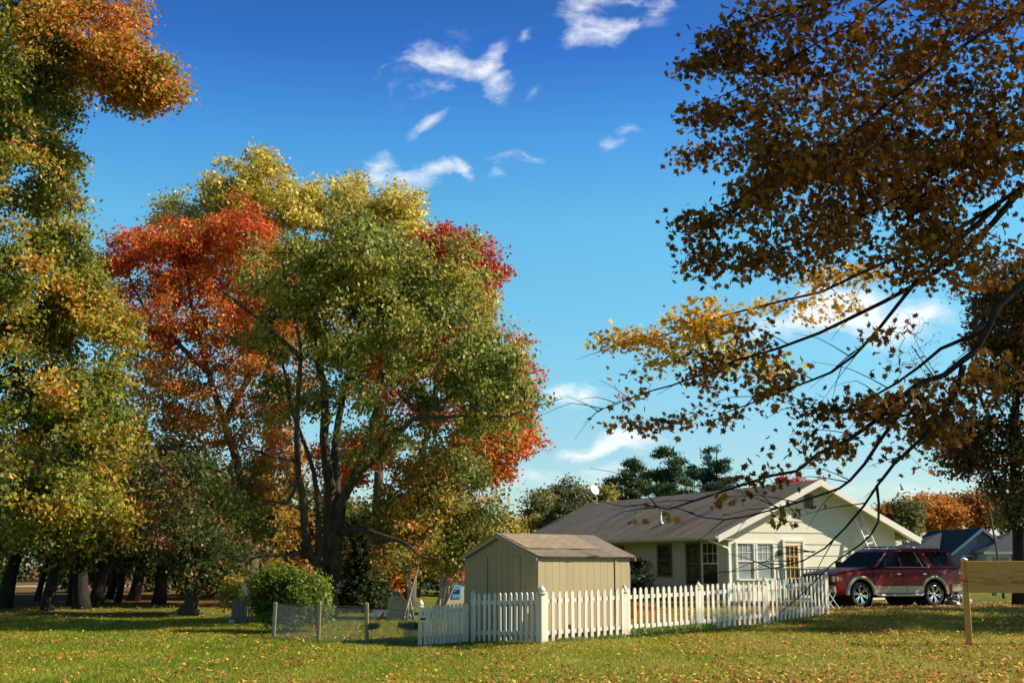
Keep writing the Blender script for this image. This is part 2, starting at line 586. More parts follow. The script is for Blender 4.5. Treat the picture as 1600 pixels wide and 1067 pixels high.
# ------------------------------------------------------------------ ground
def build_ground():
    m, g, bs = newmat('lawn_soil')
    tc = g.n('ShaderNodeTexCoord')
    n1 = g.noise(tc.outputs['Object'], 0.35, 6, 0.6)
    n2 = g.noise(tc.outputs['Object'], 9, 6, 0.7)
    n3 = g.noise(tc.outputs['Object'], 60, 3, 0.6)
    f = g.math('ADD', g.math('MULTIPLY', n1, 0.5), g.math('MULTIPLY', n2, 0.5))
    c = g.ramp(f, [(0.34, (0.09, 0.13, 0.015)), (0.5, (0.16, 0.19, 0.025)), (0.62, (0.27, 0.23, 0.045))])
    spk = g.ramp(n3, [(0.60, (0, 0, 0)), (0.66, (1, 1, 1))])
    c = g.mix(g.math('MULTIPLY', spk, 0.6), c, (0.26, 0.19, 0.05))
    # bare leaf-covered ground under the wood on the left
    sep = g.n('ShaderNodeSeparateXYZ'); m.node_tree.links.new(tc.outputs['Object'], sep.inputs[0])
    wood = g.math('MULTIPLY', g.math('SUBTRACT', g.math('ADD', sep.outputs[1], g.math('MULTIPLY', n1, 6)), 46), 0.25, clamp=True)
    wood = g.math('MULTIPLY', wood, g.math('LESS_THAN', sep.outputs[0], -7))
    c2 = g.ramp(n2, [(0.35, (0.10, 0.055, 0.02)), (0.6, (0.26, 0.15, 0.045))])
    c = g.mix(wood, c, c2)
    g.put(bs.inputs['Base Color'], c)
    bs.inputs['Roughness'].default_value = 0.95
    bs.inputs['Specular IOR Level'].default_value = 0.1
    b = g.n('ShaderNodeBump'); b.inputs['Strength'].default_value = 1.0; b.inputs['Distance'].default_value = 0.08
    g.put(b.inputs['Height'], g.math('ADD', n2, g.math('MULTIPLY', n3, 0.7)))
    g.put(bs.inputs['Normal'], b.outputs[0])
    xs = np.concatenate([[-2500, -900, -400, -200, -120], np.linspace(-80, 80, 81), [120, 200, 400, 900, 2500]])
    ys = np.concatenate([[-200, -50, -10], np.linspace(0, 70, 71), np.linspace(75, 160, 18), [220, 300, 500, 1000, 2500]])
    X, Y = np.meshgrid(xs, ys)
    Z = G(X, Y)
    nx, ny = len(xs), len(ys)
    v = np.stack([X.ravel(), Y.ravel(), Z.ravel()], 1)
    f = [(j * nx + i, j * nx + i + 1, (j + 1) * nx + i + 1, (j + 1) * nx + i) for j in range(ny - 1) for i in range(nx - 1)]
    me = bpy.data.meshes.new('lawn'); me.from_pydata(v.tolist(), [], f); me.materials.append(m)
    me.polygons.foreach_set('use_smooth', [True] * len(me.polygons))
    tag(place('lawn', me), kind='structure')
    # road beyond the wood, left
    mb = MB()
    N = 30
    vs = []; fs = []
    for i in range(N + 1):
        x = -95 + i * 3.2
        yc = 83 + 0.05 * (x + 40)
        for d in (-3.3, 3.3):
            vs.append((x, yc + d, g1(x, yc + d) + 0.03))
    for i in range(N): fs.append((2 * i, 2 * i + 2, 2 * i + 3, 2 * i + 1))
    mb.add(vs, fs)
    tag(mb.build('road', MAT['asphalt']), kind='structure')
    # worn drive the car stands on
    vs = []; fs = []
    for i in range(13):
        t = i / 12
        x = 9.5 + 8.5 * t; y = 41.2 + 3.6 * t
        for d in (-1.6, 1.6):
            xx, yy = x - 0.4 * d, y + 0.92 * d
            vs.append((xx, yy, g1(xx, yy) + 0.012))
    for i in range(12): fs.append((2 * i, 2 * i + 2, 2 * i + 3, 2 * i + 1))
    dm = simple('drive', (0.16, 0.14, 0.09), 0.95, var=0.4, scale=1.5, bump=0.6, bscale=20)
    o = MB().add(vs, fs).build('gravel_drive', dm)
    tag(o, kind='structure')


build_ground()


def nz(p, f, ph=0.0):
    """cheap smooth pseudo-noise of positions, about -1..1"""
    x, y, z = p[:, 0] * f, p[:, 1] * f, p[:, 2] * f
    return (np.sin(x * 1.7 + ph + 1.3 * np.sin(z * 1.1 + ph)) + np.sin(z * 2.1 - ph * 2 + 1.1 * np.sin(y * 1.3)) + np.sin(y * 1.9 + x * 0.8 + ph * 3) + 0.7 * np.sin(x * 3.9 + z * 3.1 + ph)) / 3.2


def pal(cols, t):
    cols = np.array(cols, float)
    t = np.clip(t, 0, 0.9999) * (len(cols) - 1)
    i = t.astype(int); f = (t - i)[:, None]
    return cols[i] * (1 - f) + cols[i + 1] * f


# ------------------------------------------------------------------ grass blades and fallen leaves
def build_grass():
    n = 520000
    yy = np.sqrt(rng.uniform(13.5 ** 2, 38 ** 2, n * 2))
    yy = yy[rng.random(n * 2) < (20 / yy) ** 1.2 * 0.9][:n]
    n = len(yy)
    xx = rng.uniform(-0.47, 0.47, n) * yy
    p = np.stack([xx, yy, G(xx, yy)], 1)
    patch = nz(p, 0.8) * 0.5 + nz(p, 2.7, 2) * 0.35 + nz(p, 7.0, 5) * 0.25
    h = (0.035 + 0.035 * rng.random(n)) * (1 + 0.45 * patch) * (0.75 + yy / 60)
    w = 0.0045 + 0.0003 * yy
    a = rng.uniform(0, 2 * np.pi, n)
    lean = rng.normal(0, 0.5, (n, 2)) * h[:, None]
    co = np.empty((n, 3, 3))
    dx = np.cos(a) * w; dy = np.sin(a) * w
    co[:, 0] = p - np.stack([dx, dy, np.full(n, 0.005)], 1)
    co[:, 1] = p + np.stack([dx, dy, np.full(n, -0.005)], 1)
    co[:, 2] = p + np.stack([lean[:, 0], lean[:, 1], h], 1)
    # greener on the left, straw-mixed on the right
    t = 0.31 + 0.26 * patch + rng.normal(0, 0.20, n) + 0.04 + 0.28 * sm(-6, 6, xx)
    c = pal([(0.09, 0.17, 0.012), (0.17, 0.25, 0.018), (0.30, 0.33, 0.028), (0.46, 0.40, 0.06), (0.60, 0.47, 0.15)], t)
    o = np_mesh('grass', co.reshape(-1, 3), np.full(n, 3), [MAT['blade']], c)
    tag(o, 'short green lawn grass with straw patches', 'grass', kind='stuff')


build_grass()


def leaf_outline(kind):
    if kind == 'maple':
        return [(0, -0.42), (0.12, -0.2), (0.42, -0.3), (0.30, -0.06), (0.56, 0.14), (0.30, 0.16), (0.24, 0.30), (0.12, 0.26), (0, 0.62),
                (-0.12, 0.26), (-0.24, 0.30), (-0.30, 0.16), (-0.56, 0.14), (-0.30, -0.06), (-0.42, -0.3), (-0.12, -0.2)]
    if kind == 'oval':
        return [(0, -0.5), (0.24, -0.12), (0.2, 0.22), (0, 0.5), (-0.2, 0.22), (-0.24, -0.12)]
    return [(0, -0.5), (0.3, 0.02), (0, 0.5), (-0.3, 0.02)]


def leaf_geo(p, nrm, up, size, kind, curl=0.25):
    """p Nx3, nrm Nx3 -> vertices N x k x 3"""
    n = len(p)
    nrm = nrm / np.linalg.norm(nrm, axis=1, keepdims=True)
    u = up - nrm * (up * nrm).sum(1, keepdims=True)
    u /= np.maximum(np.linalg.norm(u, axis=1, keepdims=True), 1e-6)
    w = np.cross(u, nrm)
    ol = np.array(leaf_outline(kind))
    k = len(ol)
    crl = rng.normal(0, curl, n)
    a = ol[None, :, 0] * size[:, None]; b = ol[None, :, 1] * size[:, None]
    c = (ol[None, :, 0] ** 2 + ol[None, :, 1] ** 2) * (crl * size)[:, None]
    return p[:, None, :] + w[:, None, :] * a[..., None] + u[:, None, :] * b[..., None] + nrm[:, None, :] * c[..., None], k


def build_litter():
    n = 150000
    yy = np.sqrt(rng.uniform(13.5 ** 2, 46 ** 2, n))
    xx = rng.uniform(-0.47, 0.47, n) * yy
    p = np.stack([xx, yy, G(xx, yy) + 0.045 + 0.035 * rng.random(n)], 1)
    dens = 0.20 + 0.30 * nz(p, 0.9, 1) + 0.22 * nz(p, 3.0, 4) + 0.36 * sm(1, 9, xx) + 0.9 * (1 - sm(15.4, 20.5, yy - 0.16 * xx)) + 0.10 * sm(19, 24, yy) - 0.25 * sm(34, 40, yy)
    keep = rng.random(n) < np.clip(dens, 0.05, 1) * 0.95
    p = p[keep]; n = len(p)
    nrm = rng.normal(0, 0.45, (n, 3)); nrm[:, 2] = 1
    size = (0.038 + 0.05 * rng.random(n)) * (0.8 + p[:, 1] / 110) * (1.3 - .3 * sm(15, 19, p[:, 1]))
    co, k = leaf_geo(p, nrm, rng.normal(0, 1, (n, 3)), size, 'quad', 0.6)
    t = rng.random(n) + 0.25 * (p[:, 1] < 17)
    c = pal([(0.62, 0.50, 0.08), (0.62, 0.42, 0.06), (0.55, 0.28, 0.05), (0.36, 0.17, 0.05), (0.50, 0.11, 0.02), (0.24, 0.11, 0.04), (0.45, 0.32, 0.16)], t * 0.95)
    o = np_mesh('fallen_leaves', co.reshape(-1, 3), np.full(n, k), [MAT['litter']], c)
    tag(o, 'yellow and orange fallen leaves scattered over the lawn', 'fallen leaves', kind='stuff')


build_litter()


# ------------------------------------------------------------------ trees
def ell(px, py, rx, ry, Y, rY, w=1.0):
    c = at(px, py, Y)
    return (np.array(c), np.array([rx * Y / 1900, rY, ry * Y / 1900]), w)


def tree(name, label, cat, base, seeds, ells, n_spray, per, lsize, cfn, spray_r=0.55, bark='bark', kind='quad',
         leafm='leaf', tip=0.010, group=None, shell=3.5, flat=0.6, up_w=0.5, out_w=0.5, elong=None, sub=2, pipe=2.35, tdir=None, wild=1.0, attach_min=0.0, bow=0.08, gaps=0.22, gapf=0.9):
    base = Vector(base)
    T = empty(name, base, 0, label, cat, group)
    b0 = np.array(base)
    P = []; PAR = []; RAD = []; FIX = []
    mb = MB()
    # explicit stems
    for pts, r0, r1 in seeds:
        pts = [np.array(p, float) for p in pts]
        par = -1
        if P:
            d = np.linalg.norm(np.array(P) - pts[0], axis=1); j = int(d.argmin())
            if d[j] < 1.2: par = j
        # smooth resample (Catmull-Rom)
        L = []
        ext = [2 * pts[0] - pts[1]] + pts + [2 * pts[-1] - pts[-2]]
        for i in range(1, len(ext) - 2):
            a, b, c, d_ = ext[i - 1], ext[i], ext[i + 1], ext[i + 2]
            m = max(2, int(np.linalg.norm(c - b) / 0.45))
            for q in range(m):
                t = q / m
                L.append(0.5 * ((2 * b) + (-a + c) * t + (2 * a - 5 * b + 4 * c - d_) * t * t + (-a + 3 * b - 3 * c + d_) * t ** 3))
        L.append(pts[-1])
        nL = len(L); rr = []
        wob = rng.normal(0, 0.018 * wild, (nL, 3)); wob[0] = 0
        for q in range(nL):
            L[q] = L[q] + wob[q] * min(1.0, 8 * r0)
            t = q / (nL - 1)
            rr.append(r0 + (r1 - r0) * t ** 0.62)
        for q in range(nL):
            P.append(L[q]); PAR.append(par); RAD.append(rr[q]); FIX.append(True)
            par = len(P) - 1
        mb.tube([Vector(p - b0) for p in L], rr, 9 if r0 > 0.05 else 6)
    # spray centres
    wts = np.array([e[2] * (e[1][0] * e[1][1] + e[1][0] * e[1][2] + e[1][1] * e[1][2]) for e in ells]); wts /= wts.sum()
    ei = rng.choice(len(ells), n_spray, p=wts)
    C = np.array([e[0] for e in ells])[ei]; RR = np.array([e[1] for e in ells])[ei]
    dv = rng.normal(0, 1, (n_spray, 3)); dv /= np.linalg.norm(dv, axis=1, keepdims=True)
    rad = rng.random(n_spray) ** (1 / shell)
    S = C + RR * dv * (rad * (1 + 0.16 * nz(dv * 3.0 + C, 1.0, 2.0)))[:, None]
    if gaps > 0:
        # leave gaps: draw sprays that fall in low-noise pockets toward a neighbouring bough
        q = nz(S, gapf, 4.2) + 0.5 * nz(S, gapf * 2.3, 1.1)
        bad = np.where(q < np.quantile(q, gaps))[0]; good = np.where(q >= np.quantile(q, gaps))[0]
        pick = rng.choice(good, len(bad))
        S[bad] = S[pick] + rng.normal(0, 0.35 * spray_r, (len(bad), 3)); dv[bad] = dv[pick]
    S[:, 2] = np.maximum(S[:, 2], base.z + 0.4)
    OUT = dv
    seedP = np.array(P)
    dist = np.array([np.linalg.norm(seedP - s, axis=1).min() for s in S])
    order = np.argsort(dist)
    cap = len(P) + n_spray * (sub + 1) + 10
    PA = np.zeros((cap, 3)); PA[:len(P)] = P
    SEG = np.zeros(cap); 
    npn = len(P)
    tipsrc = np.zeros((n_spray, 3))
    for si in order:
        s = S[si]
        D = PA[:npn] - s
        d = np.sqrt((D * D).sum(1))
        cost = d + 0.35 * SEG[:npn] + np.where(D[:, 2] > 0, 0.5 * D[:, 2], 0)
        if attach_min: cost = cost + np.where(PA[:npn, 2] < attach_min, 3.0, 0)
        j = int(cost.argmin())
        a = PA[j].copy()
        ln = d[j]
        par = j
        tipsrc[si] = a
        for q in range(1, sub + 2):
            t = q / (sub + 1)
            pnt = a + (s - a) * t
            if q <= sub:
                pnt = pnt + rng.normal(0, 0.06 * ln * wild, 3)
                pnt[2] += bow * ln * math.sin(math.pi * t)
            PA[npn] = pnt; P.append(pnt); PAR.append(par); RAD.append(0.0); FIX.append(False)
            SEG[npn] = SEG[j] + ln * t * 0.5
            par = npn; npn += 1
    # pipe-model radii
    nn = len(P)
    area = np.zeros(nn)
    kids = np.zeros(nn, int)
    for i in range(nn):
        if PAR[i] >= 0: kids[PAR[i]] += 1
    for i in range(nn - 1, -1, -1):
        if not FIX[i]:
            if kids[i] == 0: area[i] = tip ** pipe
            if PAR[i] >= 0: area[PAR[i]] += area[i]
    rr = area ** (1 / pipe)
    k5 = 5
    for i in range(nn):
        if FIX[i] or PAR[i] < 0: continue
        a = P[PAR[i]]; b = P[i]
        ra = rr[PAR[i]] if not FIX[PAR[i]] else min(rr[i] * 1.25, max(RAD[PAR[i]] * 0.8, rr[i]))
        mb.tube([Vector(a - b0), Vector(b - b0)], [ra, rr[i] * 0.98], k5 if rr[i] > tip * 1.6 else 3, cap=False)
    me = bpy.data.meshes.new('trunk')
    me.from_pydata(mb.v, [], mb.f); me.materials.append(MAT[bark])
    me.polygons.foreach_set('use_smooth', [True] * len(me.polygons))
    place('trunk', me, T)
    # leaves
    cnt = np.maximum(1, (per * rng.uniform(0.6, 1.4, n_spray)).astype(int))
    idx = np.repeat(np.arange(n_spray), cnt)
    n = len(idx)
    along = rng.random(n)[:, None] ** 1.5
    if elong is None:
        off = np.zeros((n, 3))
    else:
        off = np.array(elong) * (rng.random(n)[:, None] - 0.2)
    dirn = (S - tipsrc); dl = np.linalg.norm(dirn, axis=1, keepdims=True); dirn = dirn / np.maximum(dl, 1e-6)
    back = dirn[idx] * np.minimum(dl[idx], spray_r * 1.8) * along
    gs = rng.normal(0, 0.5, (n, 3)) * spray_r
    gs[:, 2] *= flat
    pos = S[idx] - back + off + gs
    pos[:, 2] = np.maximum(pos[:, 2], base.z + 0.15)
    nrm = rng.normal(0, 1, (n, 3)) * 0.75 + OUT[idx] * out_w
    nrm[:, 2] += up_w
    upv = rng.normal(0, 0.8, (n, 3)) if tdir is None else rng.normal(0, 0.5, (n, 3)) + np.array(tdir)
    size = lsize * rng.uniform(0.65, 1.35, n)
    co, k = leaf_geo(pos, nrm, upv, size, kind)
    sr = rng.normal(0, 1, n_spray)[idx]
    c = cfn(pos, sr, rng.normal(0, 1, n))
    c = np.clip(c * rng.uniform(0.75, 1.2, (n, 1)), 0.004, 0.9)
    np_mesh('crown', (co.reshape(-1, 3) - b0), np.full(n, k), [MAT[leafm]], c, parent=T)
    return T


GREEN = (0.055, 0.095, 0.014); DGREEN = (0.03, 0.055, 0.012); OLIVE = (0.16, 0.16, 0.035); YGREEN = (0.24, 0.24, 0.04)
YELLOW = (0.50, 0.38, 0.06); PYEL = (0.56, 0.50, 0.14); ORANGE = (0.60, 0.23, 0.028); RORANGE = (0.60, 0.12, 0.02); RED = (0.52, 0.05, 0.022); DRED = (0.24, 0.03, 0.02); BROWN = (0.2, 0.09, 0.03)


def cf(cols, f=0.45, ph=0.0, a=0.22, b=0.12, c=0.12, bias=0.5, grad=None):
    def fn(p, sr, lr):
        t = bias + a * nz(p, f, ph) + b * sr + c * lr
        if grad is not None: t = t + grad(p)
        return pal(cols, t)
    return fn


def gp(px, py_base, Y):
    """ground point below a photo column at depth Y"""
    p = at(px, 884, Y)
    return Vector((p.x, Y, g1(p.x, Y)))


def build_centre_tree():
    Y = 35.3
    b = gp(514, 0, 38.4); b.z -= 0.1
    A = lambda px, py, dy=0: tuple(at(px, py, Y + dy))
    B = tuple(b)
    seeds = [
        ([B, A(514, 900, 2.8), A(513, 830, 2.2), A(514, 760, 1.5), A(508, 680, .8), A(503, 600, .3), A(486, 520, .4), A(478, 440, .5), A(470, 380, .6)], 0.31, 0.05),
        ([A(512, 905, 2.7), A(500, 888, 2.3), A(480, 860, 1.7), A(476, 800, .9), A(466, 740, .1), A(464, 660, -1), A(470, 560, -1.2), A(455, 470, -1.4), A(440, 400, -1.4)], 0.19, 0.035),
        ([A(520, 905, 2.7), A(528, 850, 2.1), A(534, 790, 1.4), A(552, 750, .6), A(600, 700, -1), A(648, 655, -1.3), A(680, 636, -1.5), A(740, 590, -1.8)], 0.22, 0.04),
        ([A(532, 800, 1.5), A(548, 755, 1.1), A(572, 700, .8), A(590, 630, .5), A(604, 580, .8), A(625, 520, 1), A(650, 450, 1.2)], 0.15, 0.03),
        ([A(519, 860, 2.3), A(526, 770, 1.7), A(524, 690, 1.3), A(540, 600, 1.2), A(560, 520, 1.4), A(565, 420, 1.6)], 0.20, 0.04),
        ([A(496, 880, 2.1), A(498, 810, 1.5), A(490, 740, 1.1), A(478, 700, .8), A(455, 640, 1), A(440, 560, 1), A(420, 500, 1)], 0.12, 0.03),
        ([A(532, 830, 1.8), A(560, 826, .8), A(600, 838, -.6), A(640, 852, -2.2), A(655, 866, -2.5), A(690, 875, -2.8)], 0.14, 0.015),
        ([A(479, 855, 1.6), A(455, 868, .5), A(420, 866, -.9), A(370, 876, -2.2), A(330, 850, -2.6)], 0.10, 0.015),
        ([A(467, 745, .2), A(450, 785, -.6), A(425, 783, -1.4), A(390, 795, -2)], 0.07, 0.02),
        ([A(465, 720, -.2), A(430, 712, -1.2), A(380, 700, -2.4), A(352, 690, -2.6)], 0.07, 0.02),
        ([A(472, 560, -1.2), A(430, 520, -2), A(380, 480, -2.4), A(340, 450, -2.6)], 0.08, 0.03),
        ([A(648, 655, -1.3), A(720, 650, -1.2), A(790, 650, -.8), A(840, 640, 0)], 0.07, 0.02),
        ([A(790, 650, -.8), A(850, 632, -.6), A(880, 622, -.5)], 0.03, 0.01),
    ]
    E = [ell(575, 415, 132, 78, Y, 4.0, 1.2), ell(462, 455, 90, 80, Y, 3.4, 1.1), ell(670, 480, 120, 105, Y, 4.0, 1.2), ell(760, 560, 75, 85, Y, 2.8, 1.0), ell(550, 530, 160, 60, Y - 1, 3.5, 0.7),
         ell(800, 610, 45, 50, Y, 2.0, 0.9), ell(700, 645, 90, 42, Y, 2.4, .6), ell(520, 610, 120, 50, Y - 1, 2.6, .35), ell(770, 660, 60, 34, Y, 1.8, .6), ell(450, 640, 80, 50, Y, 2.4, .35), ell(600, 690, 90, 40, Y - 1.5, 2, .3), ell(400, 560, 60, 70, Y, 3, 0.25), ell(370, 690, 40, 40, Y, 2, 0.12), ell(350, 800, 50, 40, Y - .5, 2.0, .2), ell(690, 600, 90, 50, Y - 1, 2.5, 0.5), ell(850, 628, 30, 14, Y, .8, 0.7),
         ell(345, 865, 40, 25, Y - 1.5, 1.6, .3)]
    def fn(p, sr, lr):
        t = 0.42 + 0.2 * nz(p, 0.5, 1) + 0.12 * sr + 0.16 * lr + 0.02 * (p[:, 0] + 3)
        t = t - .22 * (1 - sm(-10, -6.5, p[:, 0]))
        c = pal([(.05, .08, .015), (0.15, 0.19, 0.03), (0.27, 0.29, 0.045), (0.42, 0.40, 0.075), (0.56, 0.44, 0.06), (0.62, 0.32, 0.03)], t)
        return c
    tree('maple_tree', 'big many-stemmed tree with olive green crown rising behind the round bush', 'tree', b, seeds, E, 1150, 50, 0.135, fn,
         spray_r=0.42, bark='bark_grey', tip=0.009, kind='quad', shell=2.1, tdir=(0, 0, -1), wild=1.2, gaps=.34, gapf=1.1)


def trunk_line(px, Y, top, lean=0.0, r=0.3, r1=0.08, curve=0.0):
    b = gp(px, 0, Y)
    b.z -= 0.1
    pts = []
    for i in range(6):
        t = i / 5
        pts.append((b.x + lean * t + curve * math.sin(math.pi * t), Y + 0.2 * math.sin(3 * t), b.z + top * t))
    return b, (pts, r, r1)


def build_red_left():
    Y = 50
    b = gp(395, 0, Y); b.z -= .1
    A = lambda px, py, dy=0: tuple(at(px, py, Y + dy))
    seeds = [([tuple(b), A(392, 850), A(380, 760), A(350, 660), A(325, 580), A(300, 480), A(290, 400)], 0.34, 0.05),
             ([A(325, 580), A(270, 530), A(225, 480), A(200, 430)], 0.15, 0.04),
             ([A(350, 660), A(400, 560), A(410, 460), A(390, 370)], 0.18, 0.05),
             ([A(380, 760), A(430, 700), A(440, 620)], 0.12, 0.04)]
    E = [ell(215, 430, 70, 66, Y, 3, 1.1), ell(290, 405, 80, 70, Y, 3.2, 1.2), ell(375, 375, 62, 62, Y, 2.8, 1.3), ell(320, 500, 110, 80, Y, 3.4, 1.0), ell(430, 560, 90, 120, Y, 3, 1.0), ell(250, 560, 75, 90, Y, 3, 1.0),
         ell(430, 720, 70, 80, Y, 2.6, 1.0), ell(185, 420, 30, 36, Y, 2, 0.9), ell(400, 800, 60, 50, Y, 2.6, .6), ell(300, 640, 80, 70, Y, 3, .9), ell(230, 690, 60, 60, Y, 2.6, .7), ell(420, 430, 50, 50, Y, 2.5, .8)]
    zt = at(0, 310, Y).z; zb = at(0, 700, Y).z
    def fn(p, sr, lr):
        t = 0.08 + 0.62 * (zt - p[:, 2]) / (zt - zb) + 0.20 * nz(p, 0.6, 2) + 0.16 * sr + 0.16 * lr
        return pal([(.60, .07, .022), RORANGE, (0.62, 0.16, 0.022), ORANGE, (0.60, 0.29, 0.035), (0.45, 0.30, 0.035), (.30, .28, .04)], t)
    tree('red_maple', 'red and orange maple left of the many-stemmed tree under yellow treetops', 'tree', b, seeds, E, 1150, 60, 0.15, fn, gaps=.12, spray_r=0.50, shell=2.6, tdir=(0, 0, -.6))


def build_red_right():
    Y = 47
    b = gp(640, 0, Y); b.z -= .1
    A = lambda px, py, dy=0: tuple(at(px, py, Y + dy))
    seeds = [([tuple(b), A(642, 850), A(650, 760), A(670, 660), A(690, 560), A(700, 450), A(705, 390)], 0.3, 0.04),
             ([A(650, 760), A(700, 720), A(760, 690), A(810, 680)], 0.14, 0.03),
             ([A(690, 560), A(740, 500), A(765, 440)], 0.12, 0.03),
             ([A(670, 660), A(610, 600), A(570, 540)], 0.12, 0.03)]
    E = [ell(698, 402, 62, 48, Y, 2.6, 1.5), ell(748, 435, 44, 58, Y, 2.4, 1.4), ell(700, 520, 90, 80, Y, 3.2, .8), ell(790, 690, 60, 62, Y, 2.2, 1.6), ell(740, 700, 75, 60, Y, 2.5, 1.5), ell(812, 665, 40, 50, Y, 1.8, 1.2), ell(800, 590, 42, 70, Y, 2.0, .9),
         ell(610, 600, 80, 90, Y, 3, .7), ell(560, 720, 80, 70, Y, 2.6, .6), ell(690, 620, 70, 60, Y, 2.6, .6), ell(600, 860, 50, 60, Y, 2, .7), ell(660, 780, 60, 50, Y, 2, .6), ell(765, 745, 45, 40, Y, 2, 1.0)]
    zt = at(0, 350, Y).z; zb = at(0, 780, Y).z
    def fn(p, sr, lr):
        t = 0.12 + 0.62 * (zt - p[:, 2]) / (zt - zb) + 0.15 * nz(p, 0.7, 4) + 0.12 * sr + 0.12 * lr
        return pal([(.34, .045, .03), (.52, .06, .03), (0.60, 0.09, 0.025), (.64, .13, .02), (0.66, 0.18, 0.02), (.66, .26, .03), (0.58, 0.34, 0.04)], t)
    tree('red_maple', 'crimson and orange maple showing out on the right behind the olive crown', 'tree', b, seeds, E, 880, 72, 0.15, fn, spray_r=0.48, shell=2.6, tdir=(.3, 0, -.2))


def build_tulips():
    for k, (px, Y, E, lab) in enumerate([
        (420, 58, [(420, 290, 75, 55), (350, 310, 55, 50), (480, 330, 70, 60), (280, 340, 42, 34), (300, 400, 60, 60), (400, 360, 110, 70), (440, 470, 110, 90), (255, 370, 30, 24)], 'tall yellow-green tree topping the red maple from behind'),
        (590, 60, [(570, 315, 60, 45), (625, 335, 42, 45), (530, 350, 60, 50), (640, 390, 60, 60), (580, 400, 90, 70), (690, 410, 50, 40), (740, 440, 40, 50), (620, 520, 110, 90)], 'tall yellow tree with rounded top behind the olive crown')]):
        b = gp(px, 0, Y); b.z -= .1
        A = lambda x, y, dy=0: tuple(at(x, y, Y + dy))
        seeds = [([tuple(b), A(px, 800), A(px + 4, 650), A(px, 500), A(px - 4, 380), A(px, 310)], 0.4, 0.05)]
        seeds += [([A(px + 2, 560), A((px + e[0]) / 2, 470), A(e[0], e[1] + 20)], 0.14, 0.03) for e in E[:5]]
        ee = [ell(e[0], e[1], e[2], e[3], Y, 2.8, 1.0) for e in E]
        fn = cf([(0.14, 0.15, 0.02), (.26, .25, .04), (0.44, 0.38, 0.05), (.62, .46, .06), (.68, .58, .13), (0.74, 0.66, 0.22)], 0.55, 3 + k, 0.25, 0.12, 0.15, 0.68)
        tree('tulip_tree', lab, 'tree', b, seeds, ee, 420, 95, 0.20, fn, spray_r=0.62, shell=2.8, tdir=(0, 0, -.3))


def build_left_oak():
    Y = 31.0
    b = gp(-60, 0, Y); b.z -= .1
    A = lambda px, py, dy=0: tuple(at(px, py, Y + dy))
    seeds = [([tuple(b), A(-60, 800), A(-55, 600), A(-50, 400), A(-50, 200), A(-45, 0), A(-40, -150)], 0.55, 0.12),
             ([A(-50, 130), A(60, 110), A(140, 118), A(200, 130), A(250, 150)], 0.13, 0.03),
             ([A(-50, 60), A(50, 20), A(140, 10), A(190, 20)], 0.12, 0.03),
             ([A(-50, 420), A(10, 400), A(70, 370), A(110, 340)], 0.12, 0.03),
             ([A(-50, 620), A(20, 640), A(70, 650), A(130, 640)], 0.11, 0.03),
             ([A(-50, 520), A(60, 500), A(130, 470), A(180, 440)], 0.13, 0.03),
             ([A(-55, 700), A(10, 740), A(90, 770), A(150, 780)], 0.10, 0.03)]
    E = [ell(130, 70, 110, 70, Y, 2.6, 1.3), ell(210, 120, 62, 50, Y, 1.8, 1.3), ell(40, 130, 90, 130, Y, 3.4, 1.3), ell(55, 280, 66, 80, Y, 3, 1.3), ell(110, -20, 110, 60, Y, 3, 1.0), ell(-30, 60, 120, 200, Y, 4, .7),
         ell(20, 440, 120, 110, Y, 3.6, 1.2), ell(95, 480, 78, 85, Y, 3.2, 1.3), ell(158, 510, 44, 50, Y, 2.2, 1.0), ell(60, 620, 120, 110, Y, 3.6, 1.2), ell(150, 650, 65, 80, Y, 2.6, 1.2), ell(50, 780, 120, 70, Y, 3.4, 1.0),
         ell(160, 770, 55, 60, Y, 2.4, 1.0), ell(-80, 400, 120, 260, Y, 4.5, .6), ell(105, 385, 40, 30, Y, 2, 1.0), ell(-60, -120, 160, 120, Y, 4, .6), ell(255, 130, 26, 36, Y, 1.2, 1.0), ell(200, 160, 40, 34, Y, 1.4, 1.0)]
    ze = at(0, 330, Y).z
    def fn(p, sr, lr):
        edge = sm(-13.4, -9.5, p[:, 0])
        t = 0.37 + 0.26 * nz(p, 0.75, 1.7) + 0.12 * sr + 0.14 * lr + 0.34 * edge * sm(-2, 2, p[:, 2] - ze) + 0.14 * edge
        return pal([(.05, .085, .015), (.10, .15, .02), (0.18, 0.22, 0.025), (0.32, 0.30, 0.035), (0.48, 0.34, 0.035), (.58, .24, .03), (0.56, 0.15, 0.02)], t)
    tree('oak_tree', 'tall green and orange oak filling the left edge, branch reaching into the sky', 'tree', b, seeds, E, 1700, 92, 0.125, fn, spray_r=0.46, shell=2.8, tdir=(0, 0, -.4), bark='bark')


